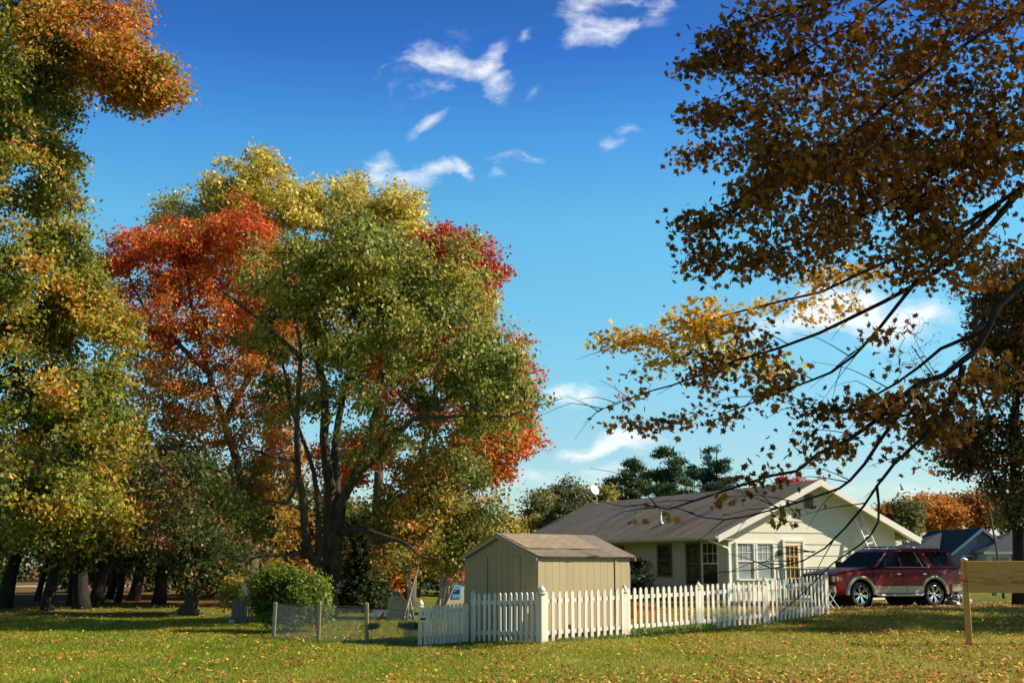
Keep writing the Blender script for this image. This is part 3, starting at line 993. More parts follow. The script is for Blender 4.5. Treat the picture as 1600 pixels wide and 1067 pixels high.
def build_wood():
    """trees of the dark wood along the left"""
    trunks = [(8, 44, .34), (60, 52, .15), (78, 43, .26), (112, 47, .16), (132, 44, .36), (152, 45, .30), (172, 56, .2), (210, 52, .3), (250, 46, .30), (186, 50, .16), (-40, 50, .3), (330, 56, .28), (445, 60, .3)]
    desc = ['broad trunk at the far left end of the dark wood', 'thin leaning trunk in front of the road at left', 'dark trunk with a bent branch right of the road gap', 'slim trunk between the two darkest trunk groups', 'thickest dark trunk of the pair in the wood', 'dark trunk joined to the right of the thickest one', 'distant trunk at the back of the wood', 'straight trunk in the middle of the wood', 'dark trunk left of the pale flared trunk base', 'leaning slender trunk in the wood',
            'trunk standing outside the left edge of the wood', 'trunk behind the pale flared trunk base', 'trunk behind the round bush and many-stemmed tree']
    for k, ((px, Y, r), dd) in enumerate(zip(trunks, desc)):
        b, s0 = trunk_line(px, Y, 6.0, lean=rng.uniform(-.5, .9) if k not in (1,) else 1.2, r=r, r1=0.06, curve=rng.uniform(-.25, .25))
        top = np.array(s0[0][-1])
        ee = []
        for q in range(4):
            a = rng.uniform(0, 6.28)
            ee.append((np.array([b.x + 2.0 * math.cos(a), Y + 2.0 * math.sin(a) + 1, b.z + rng.uniform(2.7, 5.0)]), np.array([2.4, 2.4, 1.6]), 1.0))
        ee.append((np.array([b.x, Y + 1, b.z + 4.2]), np.array([3.0, 3.0, 1.2]), 0.8))
        colset = [[DGREEN, GREEN, OLIVE, YGREEN, (0.36, .26, .04)], [DGREEN, GREEN, (0.1, 0.12, .02), OLIVE], [DGREEN, OLIVE, YELLOW, ORANGE], [BROWN, OLIVE, (.3, .2, .03), ORANGE]][k % 4]
        fn = cf(colset, 0.6, k, 0.2, 0.12, 0.15, 0.45)
        tree('woodland_tree', dd, 'tree', b, [s0], ee, 150, 55, 0.22, fn, spray_r=0.75, bark='bark_dark', group='trees of the dark wood', shell=2.5, tip=0.012)
    # low reddish leafy tree over the pale flared trunk
    Y = 40.5
    b = gp(300, 0, Y); b.z -= .05
    A = lambda px, py, dy=0: tuple(at(px, py, Y + dy))
    seeds = [([(b.x - .1, Y, b.z), A(297, 948), A(300, 928), A(302, 900), A(312, 860), A(330, 820)], 0.24, 0.07),
             ([(b.x - .55, Y - .25, b.z + .02), (b.x - .25, Y - .1, b.z + .16), A(298, 935)], 0.10, 0.14),
             ([(b.x + .5, Y - .3, b.z + .02), (b.x + .2, Y - .1, b.z + .18), A(302, 930)], 0.09, 0.14)]
    E = [ell(325, 895, 45, 28, Y, 1.6, 1.2), ell(280, 830, 60, 50, Y, 2.2, 1), ell(350, 850, 50, 40, Y, 2, 1), ell(270, 760, 70, 60, Y, 2.4, .8)]
    fn = cf([DGREEN, GREEN, (0.12, 0.12, .03), (0.26, 0.15, 0.05), (0.36, 0.13, 0.07)], 0.9, 2, 0.25, 0.15, 0.18, 0.42)
    tree('woodland_tree', 'tree with pale flared trunk base and reddish low leaves left of the bush', 'tree', b, seeds, E, 260, 50, 0.15, fn, spray_r=0.5, bark='bark_grey', shell=2.5)


def far_tree(name, lab, px, Y, E, cols, n, per, ls, bias=0.5, sr=0.9, group=None, ry=None, bark='bark', leafm='leaf', ph=0):
    b = gp(px, 0, Y); b.z -= .1
    cy = min(e[1] for e in E)
    top = at(px, cy + 14, Y)
    seeds = [([tuple(b), (b.x + .1, Y, (b.z * 2 + top.z) / 3), (b.x - .1, Y, (b.z + 2 * top.z) / 3), tuple(top)], 0.25, 0.04)]
    ee = [ell(e[0], e[1], e[2], e[3], Y, (ry or e[2] * Y / 1900), e[4] if len(e) > 4 else 1.0) for e in E]
    fn = cf(cols, 0.5, ph, 0.25, 0.12, 0.15, bias)
    return tree(name, lab, 'tree', b, seeds, ee, n, per, ls, fn, spray_r=sr, shell=2.5, group=group, bark=bark, leafm=leafm)


def build_far_trees():
    YE = [OLIVE, YGREEN, (0.34, 0.29, 0.06), YELLOW]
    far_tree('background_tree', 'thin grey-green tree between the red maple and the house roof', 845, 80, [(842, 790, 26, 34), (828, 815, 26, 22)], [(.13, .12, .06), OLIVE, (.26, .22, .07)], 90, 30, 0.22, sr=.6)
    far_tree('background_tree', 'grey-brown half-bare tree left of the satellite dish', 890, 84, [(890, 775, 32, 28), (880, 800, 40, 30)], [(.15, .13, .07), (.12, .13, .05), (.25, .2, .08)], 150, 40, 0.22, sr=.6)
    far_tree('background_tree', 'pale yellow tree right behind the satellite dish', 940, 86, [(940, 772, 26, 22), (930, 800, 36, 24)], YE, 130, 45, 0.24, bias=.65, sr=.6)
    far_tree('background_tree', 'yellow shrubby tree beside the far end of the house roof', 845, 76, [(835, 828, 30, 22), (868, 822, 26, 18)], YE, 90, 45, 0.22, bias=.7, sr=.5)
    far_tree('background_tree', 'dark green bush at the foot of the half-bare tree by the roof', 880, 75, [(880, 800, 16, 12), (872, 815, 24, 14)], [DGREEN, GREEN], 50, 50, 0.2, sr=.5)
    far_tree('background_tree', 'crimson treetop peeping over the gable peak of the house', 1245, 90, [(1240, 757, 34, 13), (1285, 752, 10, 10), (1250, 790, 50, 30)], [DRED, RED, (.55, .08, .03)], 120, 45, 0.24, bias=.7, sr=.5)
    # right-hand row
    far_tree('background_tree', 'bright orange tree at right over the blue roofs', 1455, 125, [(1450, 800, 44, 26), (1465, 785, 20, 12), (1470, 812, 36, 20)], [BROWN, ORANGE, (0.5, 0.24, 0.05)], 170, 40, 0.38, bias=.6, sr=1.0)
    far_tree('background_tree', 'dull green tree right of the house gable end', 1415, 118, [(1412, 805, 32, 20), (1405, 828, 30, 14)], [DGREEN, OLIVE, (.2, .17, .05)], 110, 45, 0.36, sr=.9)
    far_tree('background_tree', 'rusty orange tree further right over the blue roofs', 1520, 128, [(1515, 795, 36, 28), (1545, 800, 30, 28)], [DGREEN, BROWN, ORANGE, (.4, .2, .04)], 170, 40, 0.38, bias=.45, sr=1.0)
    far_tree('background_tree', 'yellow-green tree at the right edge behind the roofs', 1580, 122, [(1575, 805, 34, 26), (1600, 790, 40, 40), (1640, 790, 50, 50)], [DGREEN, OLIVE, YGREEN, (.4, .3, .05)], 170, 40, 0.36, sr=1.0)
    far_tree('background_tree', 'orange tree showing low at the end of the house eave', 1395, 118, [(1392, 800, 22, 16), (1385, 815, 20, 14)], [BROWN, ORANGE], 60, 40, 0.3, bias=.7, sr=.7)


def build_pines():
    specs = [(992, 88, 34, 724, 'left and narrowest of the pines behind the roof'), (1055, 90, 58, 708, 'broadest dark green pine behind the roof'), (1120, 94, 50, 705, 'blue-green pine right of the broadest one behind the roof'),
             (962, 92, 30, 752, 'lowest pine at the left end of the row behind the roof')]
    for k, (px, Y, hw, ytop, lab) in enumerate(specs):
        b = gp(px, 0, Y); b.z -= .1
        top = at(px, ytop, Y)
        sc = Y / 1900
        seeds = [([tuple(b), (b.x, Y, b.z + 3), (b.x + .1, Y, (b.z + top.z) / 2), tuple(top)], 0.24, 0.04)]
        H = top.z - b.z
        E = []
        for q in range(15):
            t = 0.22 + 0.78 * q / 14
            z = b.z + H * t
            wdt = hw * sc * (1.0 if t < 0.8 else max(.35, (1.03 - t) * 4.3)) * (1 + .22 * math.sin(q * 2.3 + k))
            a = q * 2.4 + k
            E.append((np.array([b.x + wdt * .5 * math.cos(a), Y + wdt * .5 * math.sin(a), z]), np.array([wdt * .66, wdt * .66, .5]), 1.0))
        fn = cf([(0.02, 0.045, 0.02), (0.035, 0.075, 0.03), (0.07, 0.12, 0.035), (0.14, 0.16, 0.04)] if k != 2 else [(0.02, 0.05, 0.03), (0.045, 0.09, 0.05), (0.08, 0.13, 0.07)], 0.6, k, 0.25, 0.15, 0.12, 0.45)
        tree('pine_tree', lab, 'tree', b, seeds, E, 620, 70, 0.17, fn, spray_r=0.45, leafm='needle', flat=0.45, shell=2, kind='quad', group='pines behind the house', up_w=.3)


def build_spruce():
    Y = 42.5
    b = gp(568, 0, Y); top = at(570, 822, Y)
    H = top.z - b.z
    T = empty('spruce_tree', b, 0, 'dark green spruce right beside the foot of the many-stemmed tree', 'tree')
    mb = MB().tube([(0, 0, -.1), (0, 0, H * .5), (0, 0, H)], [.11, .06, .015], 8)
    pos = []; nr = []; up = []
    for q in range(26):
        t = q / 25
        z = 0.15 + (H - .2) * t
        L = 1.35 * (1 - t) ** .8 + .06
        nb = 11 if t < .8 else 6
        for j in range(nb):
            a = j * 2 * math.pi / nb + q * 1.3 + rng.uniform(-.2, .2)
            l = L * rng.uniform(.75, 1.1)
            d = np.array([math.cos(a), math.sin(a), 0])
            p0 = np.array([0, 0, z]); p1 = p0 + d * l + np.array([0, 0, -.22 * l])
            mb.tube([p0, p0 + d * l * .5 + np.array([0, 0, -.14 * l]), p1], [.014, .009, .004], 4, cap=False)
            n = int(16 + 70 * l)
            s = rng.random(n) ** .7
            side = np.array([-d[1], d[0], 0])
            pp = p0 + (p1 - p0) * s[:, None] + side * (rng.normal(0, .16, n) * (1.15 - s) * l + rng.normal(0, .03, n))[:, None]
            pp[:, 2] += rng.normal(0, .03, n) - 0.05 * rng.random(n)
            pos.append(pp); up.append(np.repeat([d], n, 0) + rng.normal(0, .5, (n, 3))); nr.append(np.array([0, 0, 1.0]) + rng.normal(0, .45, (n, 3)))
    mb.build('trunk', MAT['bark'], T, True)
    pos = np.concatenate(pos); up = np.concatenate(up); nr = np.concatenate(nr); n = len(pos)
    co, k = leaf_geo(pos, nr, up, 0.10 * rng.uniform(.7, 1.3, n), 'quad')
    c = pal([(0.02, 0.04, 0.02), (0.04, 0.075, 0.03), (0.09, 0.12, 0.035), (0.18, .18, .06)], .45 + .18 * rng.normal(0, 1, n) + .1 * nz(pos, 3))
    np_mesh('crown', co.reshape(-1, 3), np.full(n, k), [MAT['needle']], c, parent=T)


def build_small_trees():
    # sapling thicket between bush and shed
    Y = 37.5
    for k, (px, E, lab, stems) in enumerate([
        (640, [(650, 800, 60, 60), (620, 860, 40, 35), (680, 740, 50, 40), (600, 800, 34, 40)], 'slender green and orange tree with pale stems left of the shed', [(655, 850), (640, 760), (600, 790)]),
        (690, [(740, 800, 55, 60), (700, 860, 50, 40), (770, 800, 34, 40), (720, 730, 50, 40), (690, 780, 50, 60), (760, 850, 24, 18)], 'green and yellow small tree leaning over the shed roof', [(700, 870), (745, 800), (690, 760), (716, 830), (760, 820)])]):
        Yk = Y + k * 1.4 - .4
        b = gp(px - 10 * k, 0, Yk)
        seeds = []
        for (sx, sy) in stems:
            seeds.append(([(b.x + rng.uniform(-.25, .25), Yk + rng.uniform(-.2, .2), b.z), tuple(at((px + sx) / 2 + 4, (930 + sy) / 2, Yk)), tuple(at(sx, sy, Yk)), tuple(at(sx + 6, sy - 50, Yk))], 0.045, 0.012))
        fn = cf([GREEN, (0.12, .15, .025), YGREEN, (.40, .32, .05), ORANGE, RORANGE] if k == 0 else [GREEN, (0.14, .17, .03), YGREEN, (.42, .36, .06), (.5, .3, .04)], 0.8, 4 + k, 0.25, 0.15, 0.15, .5 if k == 0 else .5)
        tree('small_tree', lab, 'tree', b, seeds, [ell(*e, Yk, 1.5, 1) for e in E], 330, 38, 0.12, fn, spray_r=0.42, bark='bark_pale', shell=2.2, tip=.006)
    # round bush
    Yb = 32.6
    b = gp(451, 0, Yb)
    E = [(np.array([b.x, Yb, b.z + .85]), np.array([1.05, 1.0, .85]), 1.2), (np.array([b.x + .45, Yb - .1, b.z + 1.0]), np.array([.62, .7, .68]), 1), (np.array([b.x - .4, Yb, b.z + 1.05]), np.array([.62, .7, .62]), 1),
         (np.array([b.x, Yb, b.z + .4]), np.array([1.12, 1.0, .45]), .8)]
    seeds = [([(b.x + dx * .2, Yb, b.z - .05), (b.x + dx * .6, Yb, b.z + .5), (b.x + dx, Yb + dy, b.z + 1.1)], 0.03, .01) for dx, dy in ((-.6, .2), (-.2, -.3), (.2, .3), (.55, -.2), (0, 0))]
    fn = cf([(.05, .09, .012), (.09, .15, .02), (0.16, 0.24, .025), (0.28, .32, .04), (.42, .36, .06)], 1.6, 1, .2, .12, .15, .46)
    tree('round_bush', 'rounded green leafy bush behind the left wire fence post', 'bush', b, seeds, E, 520, 42, 0.085, fn, spray_r=0.2, shell=5, tip=.004, flat=.9, kind='oval')
    # dark shrub by house wall
    Ys = 47.5
    b = gp(998, 0, Ys)
    E = [ell(996, 885, 15, 16, Ys, .45), ell(1003, 905, 14, 18, Ys, .45), ell(992, 915, 14, 16, Ys, .45)]
    seeds = [([tuple(b), tuple(at(998, 900, Ys)), tuple(at(996, 878, Ys))], .03, .01)]
    tree('dark_shrub', 'dark broad-leaved shrub against the house wall right of the shed', 'bush', b, seeds, E, 70, 22, 0.14, cf([(0.012, .02, .012), (.03, .04, .02)], 1, 0), spray_r=.25, shell=3, tip=.005, kind='oval')
    # red/yellow low shrubs left of bush, by plank
    Yl = 38.5
    b = gp(372, 0, Yl)
    E = [ell(372, 915, 20, 16, Yl, .5), ell(362, 932, 16, 14, Yl, .5)]
    tree('yellow_shrub', 'small yellow-leaved shrub behind the grey board left of the bush', 'bush', b, [([tuple(b), tuple(at(370, 925, Yl)), tuple(at(374, 908, Yl))], .02, .008)], E, 70, 24, 0.11,
         cf([OLIVE, (.4, .33, .05), YELLOW], 1, 0, bias=.6), spray_r=.25, tip=.004)
    # weedy clump at gate post + by the wire fence
    for px, Yc, hh, lab in ((642, 28.7, .5, 'leafy brown weeds at the foot of the gate post'), (583, 28.9, .22, 'small tuft of weeds at the foot of the right wire fence post')):
        b = gp(px, 0, Yc)
        E = [(np.array([b.x, Yc, b.z + hh * .5]), np.array([.28 if hh > .3 else .14, .2, hh * .5]), 1)]
        tree('weed_clump', lab, 'plant', b, [([tuple(b), (b.x, Yc, b.z + hh * .7)], .008, .004)], E, 60 if hh > .3 else 30, 18, 0.05, cf([DGREEN, OLIVE, (.2, .13, .05), BROWN], 2, 0), spray_r=.1, tip=.002, kind='quad')


def build_creeper():
    """green ground cover along the foot of the picket fence"""
    n = 9000
    t = rng.random(n)
    x = 0.9 + 6.6 * t; y = 26.3 + .795 * (x - .62) - .22 + rng.normal(0, .13, n)
    dens = .35 + .65 * (np.abs(t - .42) < .16) + .3 * np.sin(t * 40)
    kp = rng.random(n) < dens
    x, y, t = x[kp], y[kp], t[kp]; n = len(x)
    h = .05 + .13 * (np.abs(t - .42) < .16)
    p = np.stack([x, y, G(x, y) + rng.random(n) * (h + .04)], 1)
    nrm = rng.normal(0, .6, (n, 3)); nrm[:, 2] += .8; nrm[:, 1] -= .4
    co, k = leaf_geo(p, nrm, rng.normal(0, 1, (n, 3)), .06 * rng.uniform(.6, 1.4, n), 'oval')
    c = pal([GREEN, (.10, .17, .02), (.16, .24, .03), (.3, .3, .05)], .45 + .25 * rng.normal(0, 1, n))
    o = np_mesh('ground_cover', co.reshape(-1, 3), np.full(n, k), [MAT['leaf']], c)
    tag(o, 'bright green weeds creeping along the foot of the white picket fence', 'ground cover', kind='stuff')


def build_near_maple():
    tx, ty = 10.2, 11.0
    b = Vector((tx, ty, g1(tx, ty) - .1))
    A = lambda px, py, Y: tuple(at(px, py, Y))
    top = (tx, ty, 6.5)
    seeds = [
        ([tuple(b), (tx - .05, ty, 2), (tx, ty, 4.5), (tx + .1, ty, 7.5), (tx, ty, 11), (tx, ty, 13)], 0.36, 0.10),
        ([(tx, ty, 4.6), A(1900, 230, 11), A(1700, 235, 11.2), A(1600, 290, 11.4), A(1480, 368, 11.8), A(1340, 430, 12.9), A(1230, 470, 13.8), A(1100, 500, 14.5), A(1000, 532, 14.9), A(932, 550, 15.1)], 0.06, 0.003),
        ([A(1600, 290, 11.4), A(1500, 400, 11.2), A(1380, 470, 11.2), A(1280, 520, 11.4), A(1150, 565, 11.7), A(1050, 600, 12), A(985, 620, 12), A(930, 642, 12)], 0.036, 0.003),
        ([A(1560, 320, 11.5), A(1440, 430, 11), A(1370, 520, 11), A(1300, 580, 11), A(1230, 610, 11), A(1130, 645, 11.2)], 0.032, 0.006),
        ([(tx, ty, 3.9), A(1800, 330, 10.4), A(1600, 440, 10), A(1545, 515, 10), A(1505, 570, 10), A(1440, 598, 10), A(1370, 655, 10), A(1280, 715, 10.2), A(1200, 745, 10.2), A(1080, 785, 10.4), A(1010, 795, 10.5), A(935, 786, 10.6)], 0.078, 0.002),
        ([A(1505, 570, 10), A(1490, 622, 10), A(1440, 685, 9.8), A(1395, 725, 9.8), A(1350, 790, 9.8), A(1290, 855, 9.8), A(1215, 885, 9.8), A(1130, 893, 9.9)], 0.028, 0.002),
        ([A(1440, 598, 10), A(1375, 690, 9.9), A(1330, 750, 9.8), A(1290, 770, 9.8), A(1210, 795, 9.9), A(1130, 812, 10), A(1075, 800, 10)], 0.02, 0.004),
        ([A(1370, 758, 9.8), A(1372, 815, 9.7), A(1345, 850, 9.7), A(1300, 880, 9.7), A(1262, 920, 9.7), A(1215, 960, 9.7)], 0.012, 0.003),
        ([A(1545, 515, 10), A(1470, 545, 10.2), A(1400, 600, 10.3), A(1320, 640, 10.3), A(1275, 640, 10.3)], 0.022, 0.004),
        ([(tx, ty, 6.2), A(1800, -20, 10.6), A(1600, 20, 10.4), A(1450, 110, 10.2), A(1330, 210, 10.2), A(1200, 280, 10.4), A(1120, 330, 10.5), A(1060, 346, 10.6)], 0.05, 0.003),
        ([(tx, ty, 5.4), A(1780, 60, 11), A(1620, 150, 11), A(1500, 240, 11), A(1370, 330, 11), A(1230, 385, 11.2), A(1140, 420, 11.4), A(1075, 433, 11.5)], 0.05, 0.003),
        ([(tx, ty, 7.5), A(1750, -220, 11), A(1560, -120, 11), A(1400, -10, 11), A(1260, 80, 11), A(1150, 140, 11.2), A(1095, 163, 11.3)], 0.045, 0.003),
        ([(tx, ty, 6.8), A(1760, -100, 12), A(1580, 20, 12), A(1420, 130, 12), A(1280, 190, 12), A(1160, 225, 12.2), A(1082, 234, 12.3)], 0.045, 0.003),
        ([A(1400, -10, 11), A(1290, 0, 10.8), A(1190, 35, 10.8), A(1110, 60, 10.8)], 0.03, 0.005),
        ([(tx, ty, 8), (tx + 2, ty + .5, 10), (tx + 4.5, ty + 1, 11.5)], .12, .03),
        ([(tx, ty, 6), (tx + 2, ty - 1, 7.5), (tx + 4.5, ty - 1.5, 8.5)], .12, .03),
        ([(tx, ty, 7), (tx - 1.5, ty + 2, 9), (tx - 3, ty + 3.5, 10.5)], .10, .03),
        ([(tx, ty, 7), (tx - 1.5, ty - 1.5, 9), (tx - 3.5, ty - 2.5, 10.5)], .10, .03),
    ]
    # fine drooping side twigs on the lower limbs
    r3 = np.random.default_rng(21)
    tw = []
    for pts, r0, r1 in seeds[1:7] + seeds[8:9]:
        pp = [np.array(p) for p in pts[2:]]
        for _ in range(10):
            q = r3.integers(0, len(pp) - 1); f = r3.random()
            a = pp[q] * (1 - f) + pp[q + 1] * f
            dr = (pp[q + 1] - pp[q]); dr /= np.linalg.norm(dr)
            L = r3.uniform(.25, .75)
            d1 = dr * .7 + np.array([-.2, r3.normal(0, .25), r3.normal(0, .55)]); d1 /= np.linalg.norm(d1)
            d2 = d1 * .8 + np.array([-.1, 0, -.35]) + r3.normal(0, .2, 3); d2 /= np.linalg.norm(d2)
            tw.append(([tuple(a), tuple(a + d1 * L * .5), tuple(a + d1 * L * .5 + d2 * L * .5)], .0055, .0015))
    seeds = seeds + tw
    # visible lobes
    E = [ell(1420, 60, 210, 110, 11, 1.8, .72), ell(1250, 60, 110, 75, 11, 1.1, .95), ell(1190, 200, 95, 60, 11.3, .9, .85), ell(1380, 200, 170, 100, 11, 1.6, .75), ell(1330, 300, 150, 75, 10.8, 1.3, .8),
         ell(1150, 335, 90, 28, 10.7, .5, .8), ell(1500, 250, 150, 110, 11.2, 1.6, .7), ell(1160, 400, 85, 38, 11.3, .5, .9), ell(1290, 390, 110, 32, 11.2, .7, .9), ell(1560, 130, 120, 150, 10.8, 1.6, .7),
         ell(1440, 350, 100, 40, 11.2, .7, .7), ell(1550, 370, 70, 40, 11, .6, .7), ell(1150, 60, 40, 24, 11, .4, .8), ell(1115, 165, 45, 20, 11.2, .3, .9), ell(1090, 350, 46, 12, 10.7, .2, 1.0), ell(1105, 432, 44, 12, 11.5, .2, .9), ell(1108, 236, 46, 11, 12.2, .2, .9), ell(1130, 95, 36, 18, 11, .3, .7), ell(1120, 390, 50, 22, 11, .25, .7), ell(1240, 260, 80, 50, 11, 1, .9)]
    G2 = [ell(1150, 560, 60, 30, 13.8, .4, .7), ell(1050, 560, 50, 20, 14.4, .3, .5), ell(1000, 530, 62, 22, 14.9, .3, 1.2), ell(1110, 500, 70, 34, 14.5, .4, 1.3), ell(1230, 462, 66, 38, 13.8, .45, 1.3), ell(1300, 470, 56, 44, 13.6, .45, .9), ell(1350, 420, 50, 18, 13.2, .3, .6), ell(1215, 570, 40, 22, 13.8, .3, .5)]
    L3 = [ell(1010, 612, 52, 24, 12, .2, .6), ell(1120, 570, 80, 30, 11.7, .35, .65), ell(1200, 540, 70, 40, 11.6, .35, .55), ell(1130, 645, 60, 18, 11.2, .25, .6), ell(1030, 655, 62, 10, 11.9, .2, .4), ell(1230, 605, 40, 26, 11.1, .25, .5),
          ell(1320, 632, 48, 18, 10.3, .2, .5), ell(1430, 560, 30, 60, 10.1, .2, .16), ell(1250, 725, 60, 22, 10.2, .25, .42), ell(1350, 690, 46, 26, 9.9, .25, .36), ell(1190, 790, 70, 18, 10, .2, .1), ell(1350, 780, 40, 22, 9.8, .3, .22),
          ell(1480, 665, 50, 34, 10.0, .3, .55), ell(1440, 720, 40, 30, 9.9, .3, .4), ell(1150, 892, 40, 8, 9.8, .1, .12), ell(1300, 860, 50, 18, 9.8, .2, .10), ell(1020, 800, 26, 14, 10.5, .12, .4), ell(1400, 520, 30, 30, 10.6, .2, .3)]
    L3 = [(c_, r_ * 1.15, w_ * 1.3) for c_, r_, w_ in L3]
    L3 += [ell(1540, 420, 70, 40, 10.6, .5, .8), ell(1430, 400, 60, 34, 10.8, .4, .7), ell(1490, 640, 60, 60, 10, .4, .7), ell(1560, 560, 50, 80, 10, .4, .4), ell(1290, 690, 80, 34, 10.1, .4, .5), ell(1180, 740, 60, 20, 10.2, .2, .4), ell(1400, 640, 70, 40, 10, .3, .6)]
    # bulk beyond the right edge that keeps the visible leaves in shade
    B = [(np.array([9.3, 10.0, 8.6]), np.array([3.8, 2.3, 3.0]), .26), (np.array([12.3, 10.3, 9.5]), np.array([4.0, 2.7, 3.8]), .24), (np.array([8.2, 10.3, 6.8]), np.array([2.6, 2.0, 1.8]), .26),
         (np.array([7.6, 10.6, 10.6]), np.array([3.6, 2.4, 2.2]), .24), (np.array([13.3, 10.4, 13.0]), np.array([3.2, 2.4, 2.4]), .18), (np.array([9.3, 10.0, 4.8]), np.array([2.4, 1.8, 1.6]), .2),
         (np.array([4.6, 10.5, 8.2]), np.array([2.2, 1.8, .9]), .2)]
    gy = 12.75
    def fn(p, sr, lr):
        t = .5 + .2 * nz(p, 1.3, 1) + .15 * sr + .18 * lr
        c = pal([(0.07, 0.036, 0.008), (0.16, 0.066, 0.010), (0.32, 0.12, 0.013), (0.52, 0.22, 0.018), (0.34, .09, .016)], t)
        sunlit_gold = pal([(0.60, 0.30, 0.02), (0.78, 0.46, 0.03), (0.85, 0.58, 0.05)], t)  # sunlight painted into the outer branch: brighter leaf colour than the shaded rest
        w = sm(12.7, 13.2, p[:, 1])[:, None] * (p[:, 2] < 6.2)[:, None]
        return c * (1 - w) + sunlit_gold * w
    tree('maple_tree', 'near maple at right with dark brown star-shaped leaves and a branch painted sunlit gold', 'tree', b, seeds, E + G2 + L3 + B, 4200, 15, 0.066, fn, spray_r=0.15, elong=(-.34, 0, -.10), gaps=.30, gapf=2.6, bark='bark_dark', kind='maple', leafm='near_leaf',
         tip=0.0022, shell=2.2, flat=0.7, up_w=.5, out_w=.15, tdir=(-.8, 0, -.5), sub=3, pipe=2.5, wild=1.3, bow=.03)


def build_right_trees():
    # dark tree at the right edge
    Y = 42.5
    b = gp(1592, 0, Y); b.z -= .1
    A = lambda px, py, dy=0: tuple(at(px, py, Y + dy))
    seeds = [([tuple(b), A(1594, 860), A(1590, 780), A(1585, 680), A(1590, 560), A(1600, 450)], 0.34, 0.06),
             ([A(1594, 850), A(1570, 790), A(1545, 730), A(1500, 640), A(1460, 590), A(1425, 540)], 0.12, 0.015),
             ([A(1590, 780), A(1640, 700), A(1680, 620)], .15, .05),
             ([A(1588, 700), A(1540, 640), A(1520, 560), A(1525, 480)], .1, .03)]
    E = [ell(1575, 460, 60, 50, Y, 2.4, 1.2), ell(1540, 500, 46, 60, Y, 2, 1.1), ell(1590, 560, 60, 80, Y, 2.6, 1.2), ell(1560, 690, 60, 60, Y, 2.4, 1.0), ell(1515, 690, 42, 40, Y, 1.8, .9), ell(1590, 780, 50, 46, Y, 2.2, .9), ell(1680, 600, 90, 170, Y, 2.4, 1.0),
         ell(1500, 720, 34, 26, Y, 1.4, .9), ell(1660, 430, 80, 80, Y, 2.2, 1)]
    def fn(p, sr, lr):
        t = .45 + .25 * nz(p, .7, 3) + .12 * sr + .14 * lr + .03 * (p[:, 2] - 6)
        return pal([DGREEN, (.06, .07, .02), (.13, .08, .02), (.24, .12, .025), (.34, .12, .03), DRED], t)
    tree('oak_tree', 'dark rusty tree at the right edge behind the wooden sign', 'tree', b, seeds, E, 800, 48, 0.16, fn, spray_r=.5, bark='bark_dark', shell=2.6)
    # thin bare-twigged tree left of it
    Y = 52
    b = gp(1500, 0, Y); b.z -= .1
    A = lambda px, py, dy=0: tuple(at(px, py, Y + dy))
    seeds = [([A(1560, 880), A(1540, 760), A(1500, 650), A(1460, 580), A(1430, 520), A(1420, 480)], .08, .01)]
    E = [ell(1430, 560, 50, 80, Y, 1.5, 1), ell(1460, 680, 50, 60, Y, 1.5, 1)]
    seeds = [([tuple(gp(1565, 0, Y)), A(1556, 850), A(1535, 750), A(1500, 650), A(1460, 580), A(1430, 530), A(1420, 490)], .06, .008)]
    tree('bare_tree', 'nearly bare thin-twigged tree leaning left of the dark rusty tree', 'tree', gp(1565, 0, Y), seeds, E, 170, 2, 0.12, cf([BROWN, OLIVE], 1), spray_r=.4, bark='bark', tip=.006, shell=1.8, bow=.2, wild=1.8)
    # tree just outside the right edge whose shadow crosses the lawn
    for (tx, ty, lab) in ((19.5, 30.8, 'orange tree standing outside the right edge of the lawn'),(23.5, 36.0, 'green tree standing outside the right edge beyond the sign')):
        b = Vector((tx, ty, g1(tx, ty) - .1))
        E = [(np.array([tx - .5, ty, 6.0]), np.array([4.2, 3.0, 2.2]), 1), (np.array([tx + .5, ty, 8.6]), np.array([3.4, 2.8, 2.0]), 1), (np.array([tx, ty + .3, 4.2]), np.array([3.6, 2.6, 1.2]), .8)]
        tree('lawn_tree', lab, 'tree', b, [([tuple(b), (tx, ty, 3), (tx + .1, ty, 6), (tx, ty, 9)], .3, .06)], E, 330, 40, 0.2, cf([GREEN, OLIVE, ORANGE], .5), spray_r=.6, shell=2.5)


